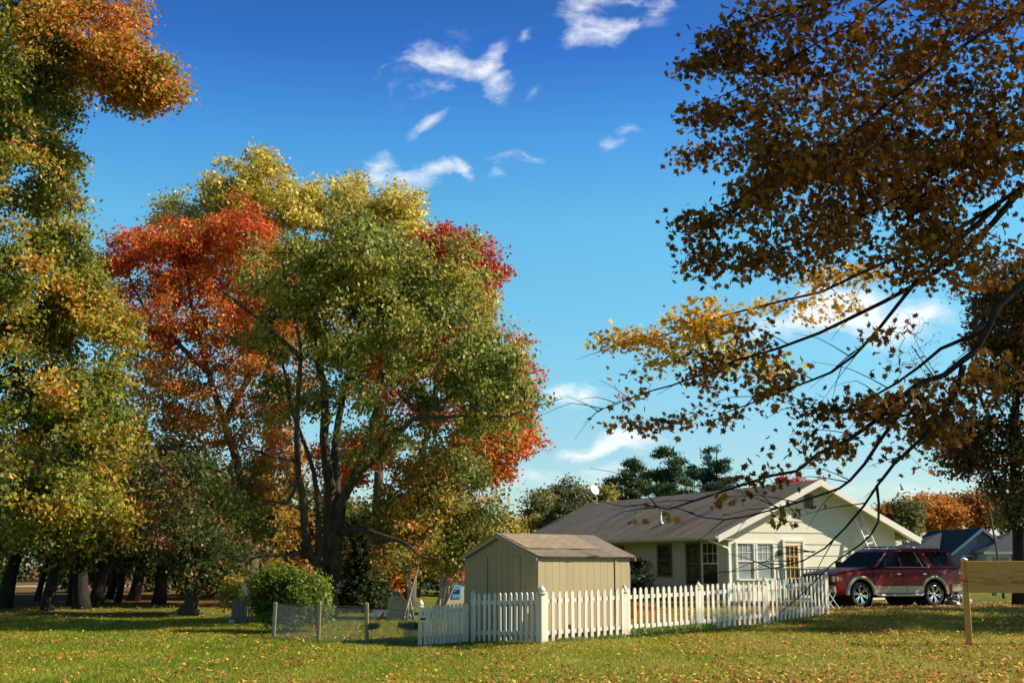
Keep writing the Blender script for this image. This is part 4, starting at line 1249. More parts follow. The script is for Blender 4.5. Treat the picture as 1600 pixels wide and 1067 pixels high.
def build_understorey():
    A_ = [GREEN, OLIVE, YGREEN]; B_ = [OLIVE, ORANGE, RORANGE]; C_ = [DGREEN, GREEN, OLIVE]; D_ = [YGREEN, YELLOW]
    for k, (px, Y, w, t, cols, lab) in enumerate([
        (350, 54, 40, 800, C_, 'dark green understorey tree behind the bush, furthest left'), (405, 57, 46, 760, B_, 'orange young maple glowing behind the left stems'),
        (452, 60, 40, 790, B_, 'small orange maple showing between the stems of the big tree'), (500, 63, 50, 830, C_, 'dark thicket tree behind the big trunk'),
        (590, 56, 46, 800, C_, 'green understorey tree directly behind the spruce'), (618, 47, 26, 850, B_, 'bright orange young maple right of the spruce'),
        (650, 58, 50, 790, A_, 'olive green understorey tree behind the pale saplings'), (700, 62, 50, 780, C_, 'dark understorey tree left of the shed gable'),
        (752, 60, 46, 790, A_, 'pale olive tree behind the shed gable peak'), (790, 66, 36, 812, D_, 'low yellow-green tree showing over the shed roof end'),
        (112, 66, 44, 800, C_, 'dark understorey tree right of the gap that shows the road'), (175, 62, 40, 790, C_, 'dark understorey tree behind the thickest trunks of the wood'),
        (232, 68, 44, 810, A_, 'olive understorey tree behind the straight trunk of the wood'), (-8, 64, 30, 800, C_, 'dark understorey tree at the far left edge'),
        (290, 60, 56, 790, C_, 'dark understorey tree at the back of the wood')]):
        ym = (884 + t) / 2
        far_tree('understorey_tree', lab, px, Y, [(px, t + 24, w * .8, 24), (px - w * .3, ym, w * .8, 40), (px + w * .35, ym + 6, w * .7, 38), (px, 896, w * .9, 26, 1.2)], cols, 170, 50, 0.2, sr=.55, ph=k, group='understorey trees behind the yard')


def build_far_wood():
    n = 90000
    x = rng.uniform(-75, 30, n)
    hgt = 7.5 + 3.5 * np.sin(x * .13) + 2.0 * np.sin(x * .41 + 1) + 1.2 * np.sin(x * 1.1)
    hgt = np.where(x > -6, np.maximum(3.0, 4.2 + .4 * np.sin(x * .8)), hgt)
    y = 112 + 6 * np.sin(x * .2) + rng.normal(0, 2.5, n)
    z = rng.random(n) ** .8 * hgt
    p = np.stack([x, y, z + .4], 1)
    keep = (nz(p, .9, 2) + .6 + .5 * rng.random(n)) > 0
    p = p[keep]; n = len(p)
    co, k = leaf_geo(p, rng.normal(0, 1, (n, 3)) + np.array([.3, -.5, .5]), rng.normal(0, 1, (n, 3)), .36 * rng.uniform(.6, 1.4, n), 'quad')
    c = pal([(.015, .03, .01), DGREEN, GREEN, OLIVE, (.3, .2, .04), ORANGE], .32 + .25 * nz(p, .25, 1) + .15 * rng.normal(0, 1, n))
    o = np_mesh('far_wood', co.reshape(-1, 3), np.full(n, k), [MAT['leaf']], c)
    tag(o, 'distant band of green and yellow woodland across the road', 'woodland', kind='stuff')


# ------------------------------------------------------------------ white house
HC = Vector((8.3, 48.0, 0))                     # near gable corner (left)
HA = math.atan2(0.39, 0.92)                      # local x runs along the gable to the right
HW, HL = 8.0, 19.3                               # gable width, house length (local +y runs back)
HZ = 0.20                                        # floor of the ground at the house


def window_part(parent, x, y, z0, z1, w, face, glass='glass_mid', cols=2, rows=2, two=True, frame='white_trim', fw=.06, curtain=True):
    """double hung window; face 'g' = gable (normal -y), 's' = long side (normal -x)"""
    fr = MB(); pn = MB(); mu = MB()
    def put(mb, u0, u1, a, b, d0, d1):
        if face == 'g': mb.box(((u0 + u1) / 2, y - (d0 + d1) / 2, (a + b) / 2), (abs(u1 - u0), abs(d1 - d0), abs(b - a)))
        else: mb.box((x - (d0 + d1) / 2, (u0 + u1) / 2, (a + b) / 2), (abs(d1 - d0), abs(u1 - u0), abs(b - a)))
    c = x if face == 'g' else y
    L, Rr = c - w / 2, c + w / 2
    put(fr, L - fw, L, z0 - fw, z1 + fw, 0, .07); put(fr, Rr, Rr + fw, z0 - fw, z1 + fw, 0, .07)
    put(fr, L, Rr, z1, z1 + fw, 0, .068); put(fr, L, Rr, z0 - fw, z0, 0, .085)
    zm = (z0 + z1) / 2
    if two: put(fr, L, Rr, zm - .025, zm + .025, .012, .05)
    put(fr, L, L + .035, z0, z1, .012, .045); put(fr, Rr - .035, Rr, z0, z1, .012, .045)
    put(pn, L + .035, Rr - .035, z0, z1, .003, .014)
    for i in range(1, cols):
        u = L + (Rr - L) * i / cols
        put(mu, u - .011, u + .011, zm if two else z0, z1, .016, .030)
    for j in range(1, rows):
        v = (zm if two else z0) + (z1 - (zm if two else z0)) * j / rows
        put(mu, L, Rr, v - .011, v + .011, .018, .032)
    f = fr.build('window', MAT[frame], parent)
    pn.build('pane', MAT[glass], f)
    if cols > 1: mu.build('muntin', MAT[frame], f)
    return f


def build_house():
    T = empty('ranch_house', (HC.x, HC.y, HZ), HA, 'single-storey cream house with dark shingle roof and white gable trim', 'house')
    eave, rise = 2.85, 1.80
    sl = rise / (HW / 2)
    # block walls
    wl = MB()
    wl.prism([(0, 0), (HW, 0), (HW, eave), (HW / 2, eave + rise), (0, eave)], 0.03, HL)
    wl.build('wall', MAT['cream_paint'], T)
    # lapped gable boards
    sd_ = MB()
    z = 0.05; pitch = 0.44
    while z < eave + rise - .05:
        z2 = min(z + pitch, eave + rise)
        def half(zz): return 0.0 if zz <= eave else (zz - eave) / sl
        a0, a1 = half(z), half(z2)
        a0 -= 0.0; 
        if HW - 2 * a1 > 0.02:
            vs = [(a0, 0.0, z), (HW - a0, 0.0, z), (HW - a1, 0.024, z2), (a1, 0.024, z2), (a0, .029, z), (HW - a0, .029, z), (HW - a1, .029, z2), (a1, .029, z2)]
            if z < eave < z2:
                # broken at the eave line: keep the board as a hexagon
                zz = eave; yy = .024 * (zz - z) / (z2 - z)
                vs = [(0, 0, z), (HW, 0, z), (HW, yy, zz), (HW - a1, .024, z2), (a1, .024, z2), (0, yy, zz)]
                sd_.add(vs + [(v[0], .029, v[2]) for v in vs], [(0, 1, 2, 3, 4, 5)] + [(i, (i + 1) % 6, (i + 1) % 6 + 6, i + 6) for i in range(6)])
            else:
                sd_.add(vs, [(0, 1, 2, 3), (0, 4, 5, 1), (1, 5, 6, 2), (2, 6, 7, 3), (3, 7, 4, 0)])
        z = z2
    gm = simple('gable_siding', (0.72, 0.685, 0.56), 0.65, var=0.05, scale=1.2, dirt=((0.5, 0.46, 0.36), 0.35, 2.5, 0.55), bump=.1)
    sd_.build('gable_siding', gm, T)
    fb = MB(); fb.box((-.02, HL / 2 + .1, .32), (.04, HL - .2, .66)); fb.build('foundation', MAT['foundation'], T)
    # roof slabs
    ov, rk, th = 0.80, 0.56, 0.10
    m_ = MAT['roof_dark']
    for sgn in (0, 1):
        rb = MB()
        x_e = -ov if sgn == 0 else HW + ov
        z_e = eave - ov * sl
        xr = HW / 2; zr = eave + rise
        y0, y1 = -rk, HL + rk
        nn = 14
        up = th
        vs = []
        for i in range(nn + 1):
            t = i / nn; yy = y0 + (y1 - y0) * t
            sag = -0.035 * math.sin(math.pi * t)
            vs += [(x_e, yy, z_e + up * .55), (xr, yy, zr + up + .02 + sag), (xr, yy, zr + .02 + sag), (x_e, yy, z_e - .02)]
        fs = []
        for i in range(nn):
            for a in range(4):
                b_ = (a + 1) % 4
                fs.append((4 * i + a, 4 * i + b_, 4 * i + 4 + b_, 4 * i + 4 + a))
        fs += [(0, 1, 2, 3), (4 * nn + 3, 4 * nn + 2, 4 * nn + 1, 4 * nn)]
        rb.add(vs, fs)
        me = rb.mesh('roof', m_)
        uv_planar(me, (x_e, 0, z_e), (0, 1, 0), (xr - x_e, 0, zr - z_e))
        place('roof', me, T)
    # rake boards + eave fascia
    for sgn in (1, -1):
        rb = MB()
        xe = HW / 2 + sgn * (HW / 2 + ov + .01); xr = HW / 2
        ze = eave - ov * sl; zr = eave + rise
        n = Vector((0, -1, 0))
        h = .23
        P = [(xe, ze + .05), (xr, zr + .13), (xr, zr + .13 - h * 1.12), (xe, ze + .05 - h * 1.12)]
        rb.prism(P, -rk - .03, -rk)
        # soffit below the overhang
        rb.prism([(xe, ze - .022), (xr, zr - .0), (xr, zr - .025), (xe, ze - .05)], -rk + .002, 0.02)
        rb.build('rake_board', MAT['white_trim'], T)
    gt = MB(); xe = -ov - .01; ze = eave - ov * sl
    gt.prism([(xe - .11, ze + .05), (xe - .09, ze - .05), (xe, ze - .06), (xe, ze + .03), (xe - .012, ze + .03), (xe - .02, ze - .04), (xe - .08, ze - .035), (xe - .095, ze + .05)], -rk - .02, HL + rk)
    gt.prism([(xe, ze + .03), (xe + .02, ze + .03), (xe + .02, ze - .1), (xe, ze - .1)], -rk, HL + rk)
    gt.prism([(xe + .02, ze - .08), (0, ze - .08), (0, ze - .1), (xe + .02, ze - .1)], -rk + .05, HL)
    gt.build('gutter', MAT['white_trim'], T)
    gr = MB(); gr.box((HW + ov + .05, HL / 2, ze), (.1, HL + 2 * rk, .1)); gr.build('gutter', MAT['white_trim'], T)
    dp = MB()
    dp.tube([(xe - .05, .05, ze - .05), (xe - .03, .03, ze - .12), (-.06, -.03, ze - .42), (-.04, -.045, ze - .5), (-.04, -.045, .15), (-.2, -.1, .08)], .042, 8)
    dp.build('downspout', MAT['white_trim'], T)
    MB().box((.045, -.012, 1.2), (.11, .03, 2.4)).build('corner_board', MAT['white_trim'], T); MB().box((HW - .05, -.012, 1.2), (.1, .03, 2.4)).build('corner_board', MAT['white_trim'], T)
    # gable windows (white trimmed pair) and door
    for cx in (.72, 1.62):
        window_part(T, cx, 0, .92, 2.25, .74, 'g', 'glass_pale', 3, 2)
    # door: surround, amber grid door, panes
    ds = MB()
    ds.box((2.50, -.03, 1.17), (.09, .09, 2.34)); ds.box((3.42, -.03, 1.17), (.09, .09, 2.34)); ds.box((2.96, -.03, 2.38), (1.01, .092, .09)); ds.box((2.96, -.02, 2.27), (.82, .05, .12)); ds.box((3.27, -.01, 1.1), (.2, .04, 2.2))
    ds.build('door_surround', MAT['white_trim'], T)
    dr = MB(); x0, x1, z0, z1 = 2.56, 3.15, .1, 2.19
    for u in np.linspace(x0, x1, 4): dr.box((u, -.045, (z0 + z1) / 2), (.045, .05, z1 - z0))
    for v in np.linspace(z0, z1, 6): dr.box(((x0 + x1) / 2, -.047, v), (x1 - x0 + .04, .052, .045))
    d = dr.build('door', MAT['wood_amber'], T)
    MB().box(((x0 + x1) / 2, -.02, (z0 + z1) / 2), (x1 - x0, .02, z1 - z0)).build('pane', MAT['glass_dark'], d)
    MB().box((3.12, -.09, 1.05), (.03, .05, .12)).build('handle', MAT['metal_grey'], d)
    lt = MB(); lt.box((2.30, -.05, 1.9), (.12, .1, .22)); lt.build('wall_lamp', MAT['dark_void'], T)
    # attic vent
    vm = MB(); cx, cz = HW / 2 - .2, eave + rise - .72
    vm.box((cx, -.012, cz), (.40, .02, .56)); v_ = vm.build('attic_vent', MAT['grey_wood'], T)
    sl_ = MB()
    for k in range(8): sl_.box((cx, -.03, cz - .24 + .068 * k), (.36, .03, .014), Matrix.Rotation(R(35), 3, 'X'))
    sl_.build('louvre', MAT['grey_wood'], v_)
    # windows along the long side
    window_part(T, 0, 4.85, 1.02, 2.25, 1.05, 's', 'glass_dark', 3, 2, frame='grey_wood', fw=.05)
    window_part(T, 0, 2.55, .72, 2.28, 1.0, 's', 'glass_dark', 2, 1, frame='grey_wood', fw=.05)
    window_part(T, 0, 1.3, .72, 2.28, 1.15, 's', 'glass_dark', 3, 2, frame='white_trim', fw=.04)
    window_part(T, 0, 9.2, 1.1, 2.25, 1.4, 's', 'glass_dark', 2, 2, frame='grey_wood', fw=.05)
    window_part(T, 0, 14.5, 1.1, 2.25, 1.3, 's', 'glass_dark', 2, 2, frame='grey_wood', fw=.05)
    # roof pipe
    vp = MB(); xx = .55; zz = eave + xx * sl + .1
    vp.lathe([(.14, 0), (.06, .12), (.035, .14), (.035, .52), (.0, .52)], (xx, 6.1, zz), n=12); vp.build('vent_pipe', MAT['metal_grey'], T, True)
    # satellite dish on ridge end
    D = Matrix.Rotation(HA, 4, 'Z') @ Vector((HW / 2 - .15, HL - .6, 0)) + HC
    zr = HZ + eave + rise + .06
    S = empty('satellite_dish', (D.x, D.y, zr), R(12), 'white satellite dish on a bent mast at the far roof ridge', 'satellite dish')
    m2 = MB().tube([(.0, 0, -.05), (.0, 0, .28), (-.1, -.05, .48), (-.16, -.1, .62)], .028, 8); m2.box((0, 0, 0.0), (.3, .2, .03)); m2.build('mast', MAT['metal_grey'], S)
    ds_ = MB(); n = 28
    prof = [(0.001, .0), (.11, .011), (.21, .038), (.29, .074), (.296, .084), (.21, .050), (.11, .024), (.001, .013)]
    ds_.lathe(prof, (0, 0, 0), n=n)
    o = ds_.build('reflector', MAT['dish_white'], S, True, loc=(-.2, -.14, .68)); o.rotation_euler = (R(68), 0, R(28))
    a2 = MB().tube([(-.2, -.14, .40), (.1, -.5, .42)], .012, 6).box((.12, -.52, .46), (.07, .1, .07)); a2.build('feed_arm', MAT['metal_grey'], S)
    # ladder against the gable
    def W(x, y, z): return Matrix.Rotation(HA, 4, 'Z') @ Vector((x, y, 0)) + Vector((HC.x, HC.y, HZ + z))
    topx, topz = 6.1, 3.42
    Lb = W(topx + .75, -1.15, 0); Lb.z = g1(Lb.x, Lb.y)
    Lt = W(topx, -.08, topz)
    T2 = empty('ladder', Lb, HA, 'pale metal ladder leaning on the gable wall behind the red car', 'ladder')
    inv = Matrix.Rotation(-HA, 4, 'Z')
    e = inv @ (Lt - Lb); e = e * 1.0
    side = Vector((1, 0, 0))
    nrm = e.normalized()
    side = (side - nrm * side.dot(nrm)).normalized()
    for sg in (-1, 1):
        MB().beam(side * .23 * sg, e + side * .19 * sg, .065, .09).build('rail', MAT['alu'], T2)
    for k in range(11):
        t = (k + .7) / 11.6
        p = e * t; w_ = .23 + (.19 - .23) * t
        MB().tube([p - side * w_, p + side * w_], .03, 6).build('rung', MAT['alu'], T2)
    # deck with amber top rail and white balusters, by the door
    for nm, a, b_, lab, cat, top_m, zt in (('porch_railing', W(-.9, -4.4, 0), W(2.0, -4.9, 0), 'white porch railing of slim balusters below the paired windows', 'railing', 'white_vinyl', 1.22),
                                          ('deck_railing', W(3.4, -4.8, 0), W(5.6, -4.4, 0), 'amber-topped deck rail behind the right end of the picket fence', 'railing', 'wood_amber', 1.14)):
        a.z = g1(a.x, a.y); b_.z = g1(b_.x, b_.y)
        dz = b_.z - a.z
        RT = empty(nm, a, math.atan2(b_.y - a.y, b_.x - a.x), lab, cat)
        Lg = (b_ - a).length
        MB().box((Lg / 2, 0, zt), (Lg + .1, .09, .045)).build('top_rail', MAT[top_m], RT)
        MB().box((Lg / 2, 0, .2), (Lg, .04, .07)).build('bottom_rail', MAT['white_vinyl'], RT)
        nb = int(Lg / .14)
        me = MB().rbox((0, 0, (zt + .02) / 2), (.045, .035, zt - .04), .006).mesh('baluster', MAT['white_vinyl'])
        for i in range(nb + 1):
            place('baluster', me, RT, (Lg * i / nb, 0, 0))
    # outdoor chair and folded umbrella near the door
    c = W(2.3, -3.4, 0); c.z = g1(c.x, c.y)
    CH = empty('patio_chair', c, HA + .5, 'dark wicker patio chair showing over the fence near the door', 'chair')
    MB().rbox((0, 0, .42), (.5, .5, .06), .02).build('seat', MAT['brown_wicker'], CH)
    MB().rbox((0, .24, .85), (.5, .05, .86), .02, Matrix.Rotation(R(-8), 3, 'X')).build('backrest', MAT['brown_wicker'], CH)
    for sx in (-.22, .22):
        MB().box((sx, 0, .64), (.05, .5, .04)).build('armrest', MAT['brown_wicker'], CH)
        for sy in (-.22, .22):
            MB().tube([(sx, sy, 0), (sx, sy, .42 if sy > 0 else .62)], .02, 6).build('leg', MAT['brown_wicker'], CH)
    c = W(2.75, -4.0, 0); c.z = g1(c.x, c.y)
    U = empty('folded_umbrella', c, 0, 'small closed yellow parasol in front of the door', 'umbrella')
    MB().tube([(0, 0, 0), (0, 0, 1.5)], .02, 8).build('pole', MAT['grey_wood'], U)
    MB().lathe([(.0, 1.58), (.035, 1.5), (.09, 1.1), (.11, .85), (.07, .82), (.0, .84)], (0, 0, 0), n=10).build('canopy', MAT['yellow_fabric'], U)
    MB().lathe([(.0, .06), (.1, .05), (.22, .02), (.22, 0), (0, 0)], (0, 0, 0), n=16).build('base', MAT['stone'], U)


def build_shed():
    O = Vector((0.56, 27.35, 0)); O.z = g1(O.x, O.y) - .03
    ang = math.atan2(0.62, 0.78)          # local +x along the long sunny side, local +y = along gable end, back-left
    L, W = 2.78, 2.68
    eave, rise = 1.82, .47
    T = empty('garden_shed', O, ang, 'tan board garden shed with a low gable roof behind the picket fence', 'shed')
    # walls: prism along local x
    Mx = Matrix.Rotation(R(90), 4, 'Z')
    ww = MB()
    prof = [(0, 0), (W, 0), (W, eave), (W / 2, eave + rise), (0, eave)]
    vs = [(0, y, z) for y, z in prof] + [(L, y, z) for y, z in prof]
    fs = [(1, 2, 7, 6), (0, 5, 9, 4)]   # two long sides
    n = 5
    g_ = MB().add([(0, y, z) for y, z in prof] + [(.02, y, z) for y, z in prof], [tuple(range(5)), tuple(reversed(range(5, 10)))] + [(i, (i + 1) % 5, (i + 1) % 5 + 5, i + 5) for i in range(5)])
    g_.add([(L - .02, y, z) for y, z in prof] + [(L, y, z) for y, z in prof], [tuple(range(5)), tuple(reversed(range(5, 10)))] + [(i, (i + 1) % 5, (i + 1) % 5 + 5, i + 5) for i in range(5)])
    g_.build('gable_wall', MAT['shed_siding_side'], T)
    s_ = MB().box((L / 2, .01, eave / 2), (L - .044, .02, eave - .002)).box((L / 2, W - .01, eave / 2), (L - .044, .02, eave - .002))
    s_.build('side_wall', MAT['shed_siding'], T)
    # corner and door trims
    tm = simple('shed_trim', (0.34, 0.28, 0.16), .7, var=.1)
    MB().box((L - .47, -.012, eave / 2 - .02), (.05, .024, eave - .06)).build('seam_batten', tm, T)
    MB().box((.03, -.012, eave / 2 - .02), (.07, .02, eave - .06)).build('corner_trim', tm, T)
    dr = MB(); dr.box((-.012, W * .5 + .0, .93), (.02, 1.5, 1.78))
    d_ = dr.build('door', MAT['shed_siding_side'], T)
    MB().box((-.026, W * .5 + .42, .93), (.008, .014, 1.78)).build('door_gap', MAT['dark_void'], d_)
    # roof
    ov, rk = .09, .10
    sl = rise / (W / 2)
    for k in (0, 1):
        ye = -ov if k == 0 else W + ov
        ze = eave - ov * sl
        yr = W / 2; zr = eave + rise
        rb = MB(); vs = []; nn = 16
        r2 = np.random.default_rng(3 + k)
        jit = r2.normal(0, .007, nn + 1)
        for i in range(nn + 1):
            x = -rk + (L + 2 * rk) * i / nn
            vs += [(x, ye - abs(jit[i]) * 2, ze + .035 + jit[i]), (x, (ye + yr) / 2, (ze + zr) / 2 + .045 - .012 * math.sin(i * .9)), (x, yr, zr + .05), (x, yr, zr + .01), (x, ye, ze + .005)]
        for i in range(nn):
            for a in range(5):
                b_ = (a + 1) % 5
                rb.f.append((5 * i + a, 5 * i + b_, 5 * i + 5 + b_, 5 * i + 5 + a))
        rb.v = vs; rb.f += [(0, 1, 2, 3, 4), tuple(5 * nn + q for q in (4, 3, 2, 1, 0))]
        me = rb.mesh('roof', MAT['roof_worn']); uv_planar(me, (0, ye, ze), (1, 0, 0), (0, yr - ye, zr - ze)); place('roof', me, T)
        # fresher shingle patch, set a little proud
        if k == 0:
            pt = MB(); vs = []
            for i in range(9):
                x = -.02 + 2.2 * i / 8
                y0, y1 = ye + .42, yr - .03
                f0 = (y0 - ye) / (yr - ye); f1 = (y1 - ye) / (yr - ye)
                vs += [(x, y0 + .01 * math.sin(i * 2), ze + (zr - ze) * f0 + .062), (x, y1, ze + (zr - ze) * f1 + .060)]
            pt.add(vs, [(2 * i, 2 * i + 2, 2 * i + 3, 2 * i + 1) for i in range(8)])
            me = pt.mesh('roof_patch', MAT['roof_tan']); uv_planar(me, (0, ye, ze), (1, 0, 0), (0, yr - ye, zr - ze)); place('roof_patch', me, T)
        for xx in (-rk - .002, L + rk - .018):
            rt = MB()
            rt.add([(xx, ye, ze - .07), (xx, yr, zr - .06), (xx, yr, zr + .03), (xx, ye, ze + .02), (xx + .02, ye, ze - .07), (xx + .02, yr, zr - .06), (xx + .02, yr, zr + .03), (xx + .02, ye, ze + .02)],
                   [(0, 1, 2, 3), (7, 6, 5, 4), (0, 4, 5, 1), (1, 5, 6, 2), (2, 6, 7, 3), (3, 7, 4, 0)])
            rt.build('rake_trim', tm, T)


# ------------------------------------------------------------------ fences
def weather_vinyl():
    """every picket and post a little different: tone, mud splash near the ground"""
    m = MAT['white_vinyl']; g = NT(m.node_tree); bs = m.node_tree.nodes['Principled BSDF']
    src = bs.inputs['Base Color'].links[0].from_socket
    oi = g.n('ShaderNodeObjectInfo'); geo = g.n('ShaderNodeNewGeometry')
    v = g.math('MULTIPLY_ADD', oi.outputs['Random'], .20, .84)
    cc = g.n('ShaderNodeCombineColor')
    for i in range(3): g.put(cc.inputs[i], v)
    c = g.mix(1.0, src, cc.outputs[0], 'MULTIPLY')
    sep = g.n('ShaderNodeSeparateXYZ'); m.node_tree.links.new(geo.outputs['Position'], sep.inputs[0])
    n = g.noise(geo.outputs['Position'], 7, 5, .7)
    low = g.math('SUBTRACT', .85, g.math('MULTIPLY', sep.outputs[2], 2.6), clamp=True)
    k = g.math('MULTIPLY', low, g.ramp(n, [(.40, (0, 0, 0)), (.62, (1, 1, 1))]))
    c = g.mix(g.math('MULTIPLY', k, .6), c, (.22, .22, .10))
    g.put(bs.inputs['Base Color'], c)


weather_vinyl()


def picket_mesh(h, w=.085, t=.022):
    pr = [(-w / 2, 0), (w / 2, 0), (w / 2, h - .06), (w * .40, h - .03), (w * .22, h - .006), (0, h), (-w * .22, h - .006), (-w * .40, h - .03), (-w / 2, h - .06)]
    return MB().prism(pr, -t / 2, t / 2).mesh('picket', MAT['white_vinyl'])


def post_mesh(h, w=.125):
    mb = MB().box((0, 0, h / 2 - .1), (w, w, h + .2))
    c = w * .62
    k = len(mb.v)
    prof = [(w * .72, h), (w * .78, h + .018), (w * .5, h + .03), (w * .66, h + .07), (w * .58, h + .11), (w * .2, h + .16), (.001, h + .185)]
    mb.lathe([(r * 1.15, z) for r, z in prof], (0, 0, 0), n=4 * 3)
    return mb.mesh('post', MAT['white_vinyl'])


def panel(T, a, b, n, ph, rails, pm, off=.05, base=.06, jit=.004):
    """pickets and rails between two ground points given in the thing's local frame"""
    a = Vector(a); b = Vector(b)
    d = (b - a); L = Vector((d.x, d.y, 0)).length
    ang = math.atan2(d.y, d.x)
    nx = Vector((math.sin(ang), -math.cos(ang), 0))
    for rz in rails:
        p0 = a + Vector((0, 0, rz)); p1 = b + Vector((0, 0, rz))
        MB().beam(p0, p1, .045, .085).build('rail', MAT['white_vinyl'], T)
    for i in range(n):
        t = (i + .5) / n
        p = a + d * t + nx * off + Vector((0, 0, base))
        o = place('picket', pm, T, p, ang + rng.normal(0, .01))
        o.rotation_euler[1] = rng.normal(0, .008)


def build_fences():
    d = Vector((.765, .644, 0))
    P = [Vector((.62, 26.3, 0)) + d * 2.44 * k for k in range(5)]
    dl = Vector((-.644, .765, 0))
    Q = Vector((.62, 26.3, 0)) + dl * 2.30
    P[4] = Vector((8.38, 33.6, 0))
    for p in P + [Q]: p.z = g1(p.x, p.y)
    T = empty('picket_fence', P[0], 0, 'white picket fence turning a corner in front of the tan shed', 'fence')
    O = P[0].copy()
    pm = picket_mesh(1.02); po = post_mesh(.98, .088); pc = post_mesh(1.03, .11)
    for k, p in enumerate(P):
        place('post', pc if k == 0 else po, T, p - O, math.atan2(d.y, d.x))
    for k in range(4):
        panel(T, P[k] - O, P[k + 1] - O, 16 if k == 3 else 13, 0, (.24, .88), pm, off=-.035 if False else .035)
    place('post', po, T, Q - O, math.atan2(d.y, d.x))
    # left return panel
    panel(T, Q - O, P[0] - O, 13, 0, (.24, .88), pm, off=.035)
    # gate
    gpost = Vector((-2.02, 27.9, 0)); gpost.z = g1(gpost.x, gpost.y) - .02
    GT = empty('picket_gate', gpost, 0, 'low picket gate in shade left of the tan shed', 'gate')
    place('post', post_mesh(.86, .09), GT, (0, 0, 0))
    gm = picket_mesh(.84, .07)
    panel(GT, (0.07, 0, 0), Q - gpost + Vector((-.1, -.02, 0)), 12, 0, (.16, .74), gm, off=.035, base=.05)
    MB().box((.06, -.06, .62), (.10, .02, .04)).build('hinge', MAT['dark_void'], GT)
    # wire fence
    W = [Vector((-5.75, 30.6, 0)), Vector((-4.5, 29.4, 0)), Vector((-3.28, 28.7, 0)), Vector((-2.15, 28.1, 0))]
    for w in W: w.z = g1(w.x, w.y)
    WF = empty('wire_fence', W[1], 0, 'sagging diamond wire fence on three weathered wooden posts', 'fence')
    O = W[1].copy()
    for k, h in ((0, .86), (1, .93), (2, .92)):
        mb = MB()
        vs = (W[k] - O)
        lean = (.0, .01, -.015)[k]
        mb.rbox((vs.x + lean, vs.y, vs.z + h / 2 - .05), (.085, .085, h + .1), .012, Matrix.Rotation(R((1.5, .5, -1.2)[k]), 3, 'Y'))
        mb.build('post', MAT['post_wood'], WF)
    for k in range(3):
        a = W[k] - O; b = W[k + 1] - O
        d_ = b - a; L = d_.length; hz = d_.normalized()
        H = .80 if k < 2 else .74
        mb = MB()
        s = .055
        n = int(L / s)
        def pt(u, z):
            sag = -.035 * math.sin(math.pi * min(1, max(0, u / L))) * (z / H)
            return a + hz * u + Vector((0, -.045, .03 + z + sag))
        def strand(p0, p1, w=.0035):
            mb.tube([p0, p1], w, 3, cap=False)
        for i in range(-int(H / s / 1.0), n + 1):
            for sg in (1, -1):
                u0 = i * s; z0 = 0; u1 = u0 + H; z1 = H
                if u1 <= 0: continue
                if u0 < 0: z0 = -u0; u0 = 0
                if u1 > L: z1 = H - (u1 - L); u1 = L
                if z1 <= z0: continue
                if sg == 1: strand(pt(u0, z0), pt(u1, z1))
                else: strand(pt(L - u0, z0), pt(L - u1, z1))
        strand(pt(0, H), pt(L, H), .006)
        mb.build('wire_panel', MAT['wire'], WF)
    # slack second wire roll seen beyond
    # lattice by the gate post
    c = Vector((-2.45, 28.75, 0)); c.z = g1(c.x, c.y)
    LT = MB()
    for i in range(-6, 8):
        for sg in (1, -1):
            x0 = i * .075; p0 = (x0, 0 if sg > 0 else .008, 0); p1 = (x0 + .42, 0 if sg > 0 else .008, .42)
            if sg < 0: p0 = (.5 - p0[0], p0[1], 0); p1 = (.5 - p1[0], p1[1], .42)
            # clip to 0..0.5
            xa, xb = p0[0], p1[0]
            def cl(p, q):
                lo, hi = 0.0, .5
                ts = 0; te = 1; dx = q[0] - p[0]
                t0 = (lo - p[0]) / dx; t1 = (hi - p[0]) / dx
                if t0 > t1: t0, t1 = t1, t0
                ts = max(0, t0); te = min(1, t1)
                if te <= ts: return None
                f = lambda t: Vector((p[0] + dx * t, p[1], p[2] + (q[2] - p[2]) * t))
                return f(ts), f(te)
            r = cl(p0, p1)
            if r: LT.beam(r[0], r[1], .006, .02, up=(0, 1, 0) if False else (1, 0, -1) if sg > 0 else (1, 0, 1))
    o = LT.build('lattice_panel', MAT['tan_plastic'], None, loc=(c.x, c.y, c.z + .08))
    tag(o, 'small piece of diamond lattice standing by the gate post', 'lattice')


# ------------------------------------------------------------------ car
def pillow(outline, w, bev, sh):
    """outline (x,z) extruded across y with softened side edges"""
    n = len(outline)
    cx = sum(p[0] for p in outline) / n
    pts = [Vector((p[0], p[1])) for p in outline]
    area = sum(pts[i].x * pts[(i + 1) % n].y - pts[(i + 1) % n].x * pts[i].y for i in range(n))
    s = 1 if area > 0 else -1
    inn = []
    for i in range(n):
        a = (pts[i] - pts[i - 1]).normalized(); b = (pts[(i + 1) % n] - pts[i]).normalized()
        na = Vector((-a.y, a.x)) * s; nb = Vector((-b.y, b.x)) * s
        m = (na + nb)
        if m.length < 1e-4: m = na
        m.normalize()
        inn.append(pts[i] + m * sh)
    mb = MB()
    vs = []
    for yy, pl in ((-w, inn), (-w + bev, pts), (w - bev, pts), (w, inn)):
        vs += [(p.x, yy, p.y) for p in pl]
    fs = [tuple(range(n)), tuple(reversed(range(3 * n, 4 * n)))]
    for l in range(3):
        for i in range(n):
            j = (i + 1) % n
            fs.append((l * n + i, (l + 1) * n + i, (l + 1) * n + j, l * n + j))
    return mb.add(vs, fs)


def arc(cx, cz, r, a0, a1, n):
    return [(cx + r * math.cos(R(a0 + (a1 - a0) * i / n)), cz + r * math.sin(R(a0 + (a1 - a0) * i / n))) for i in range(n + 1)]


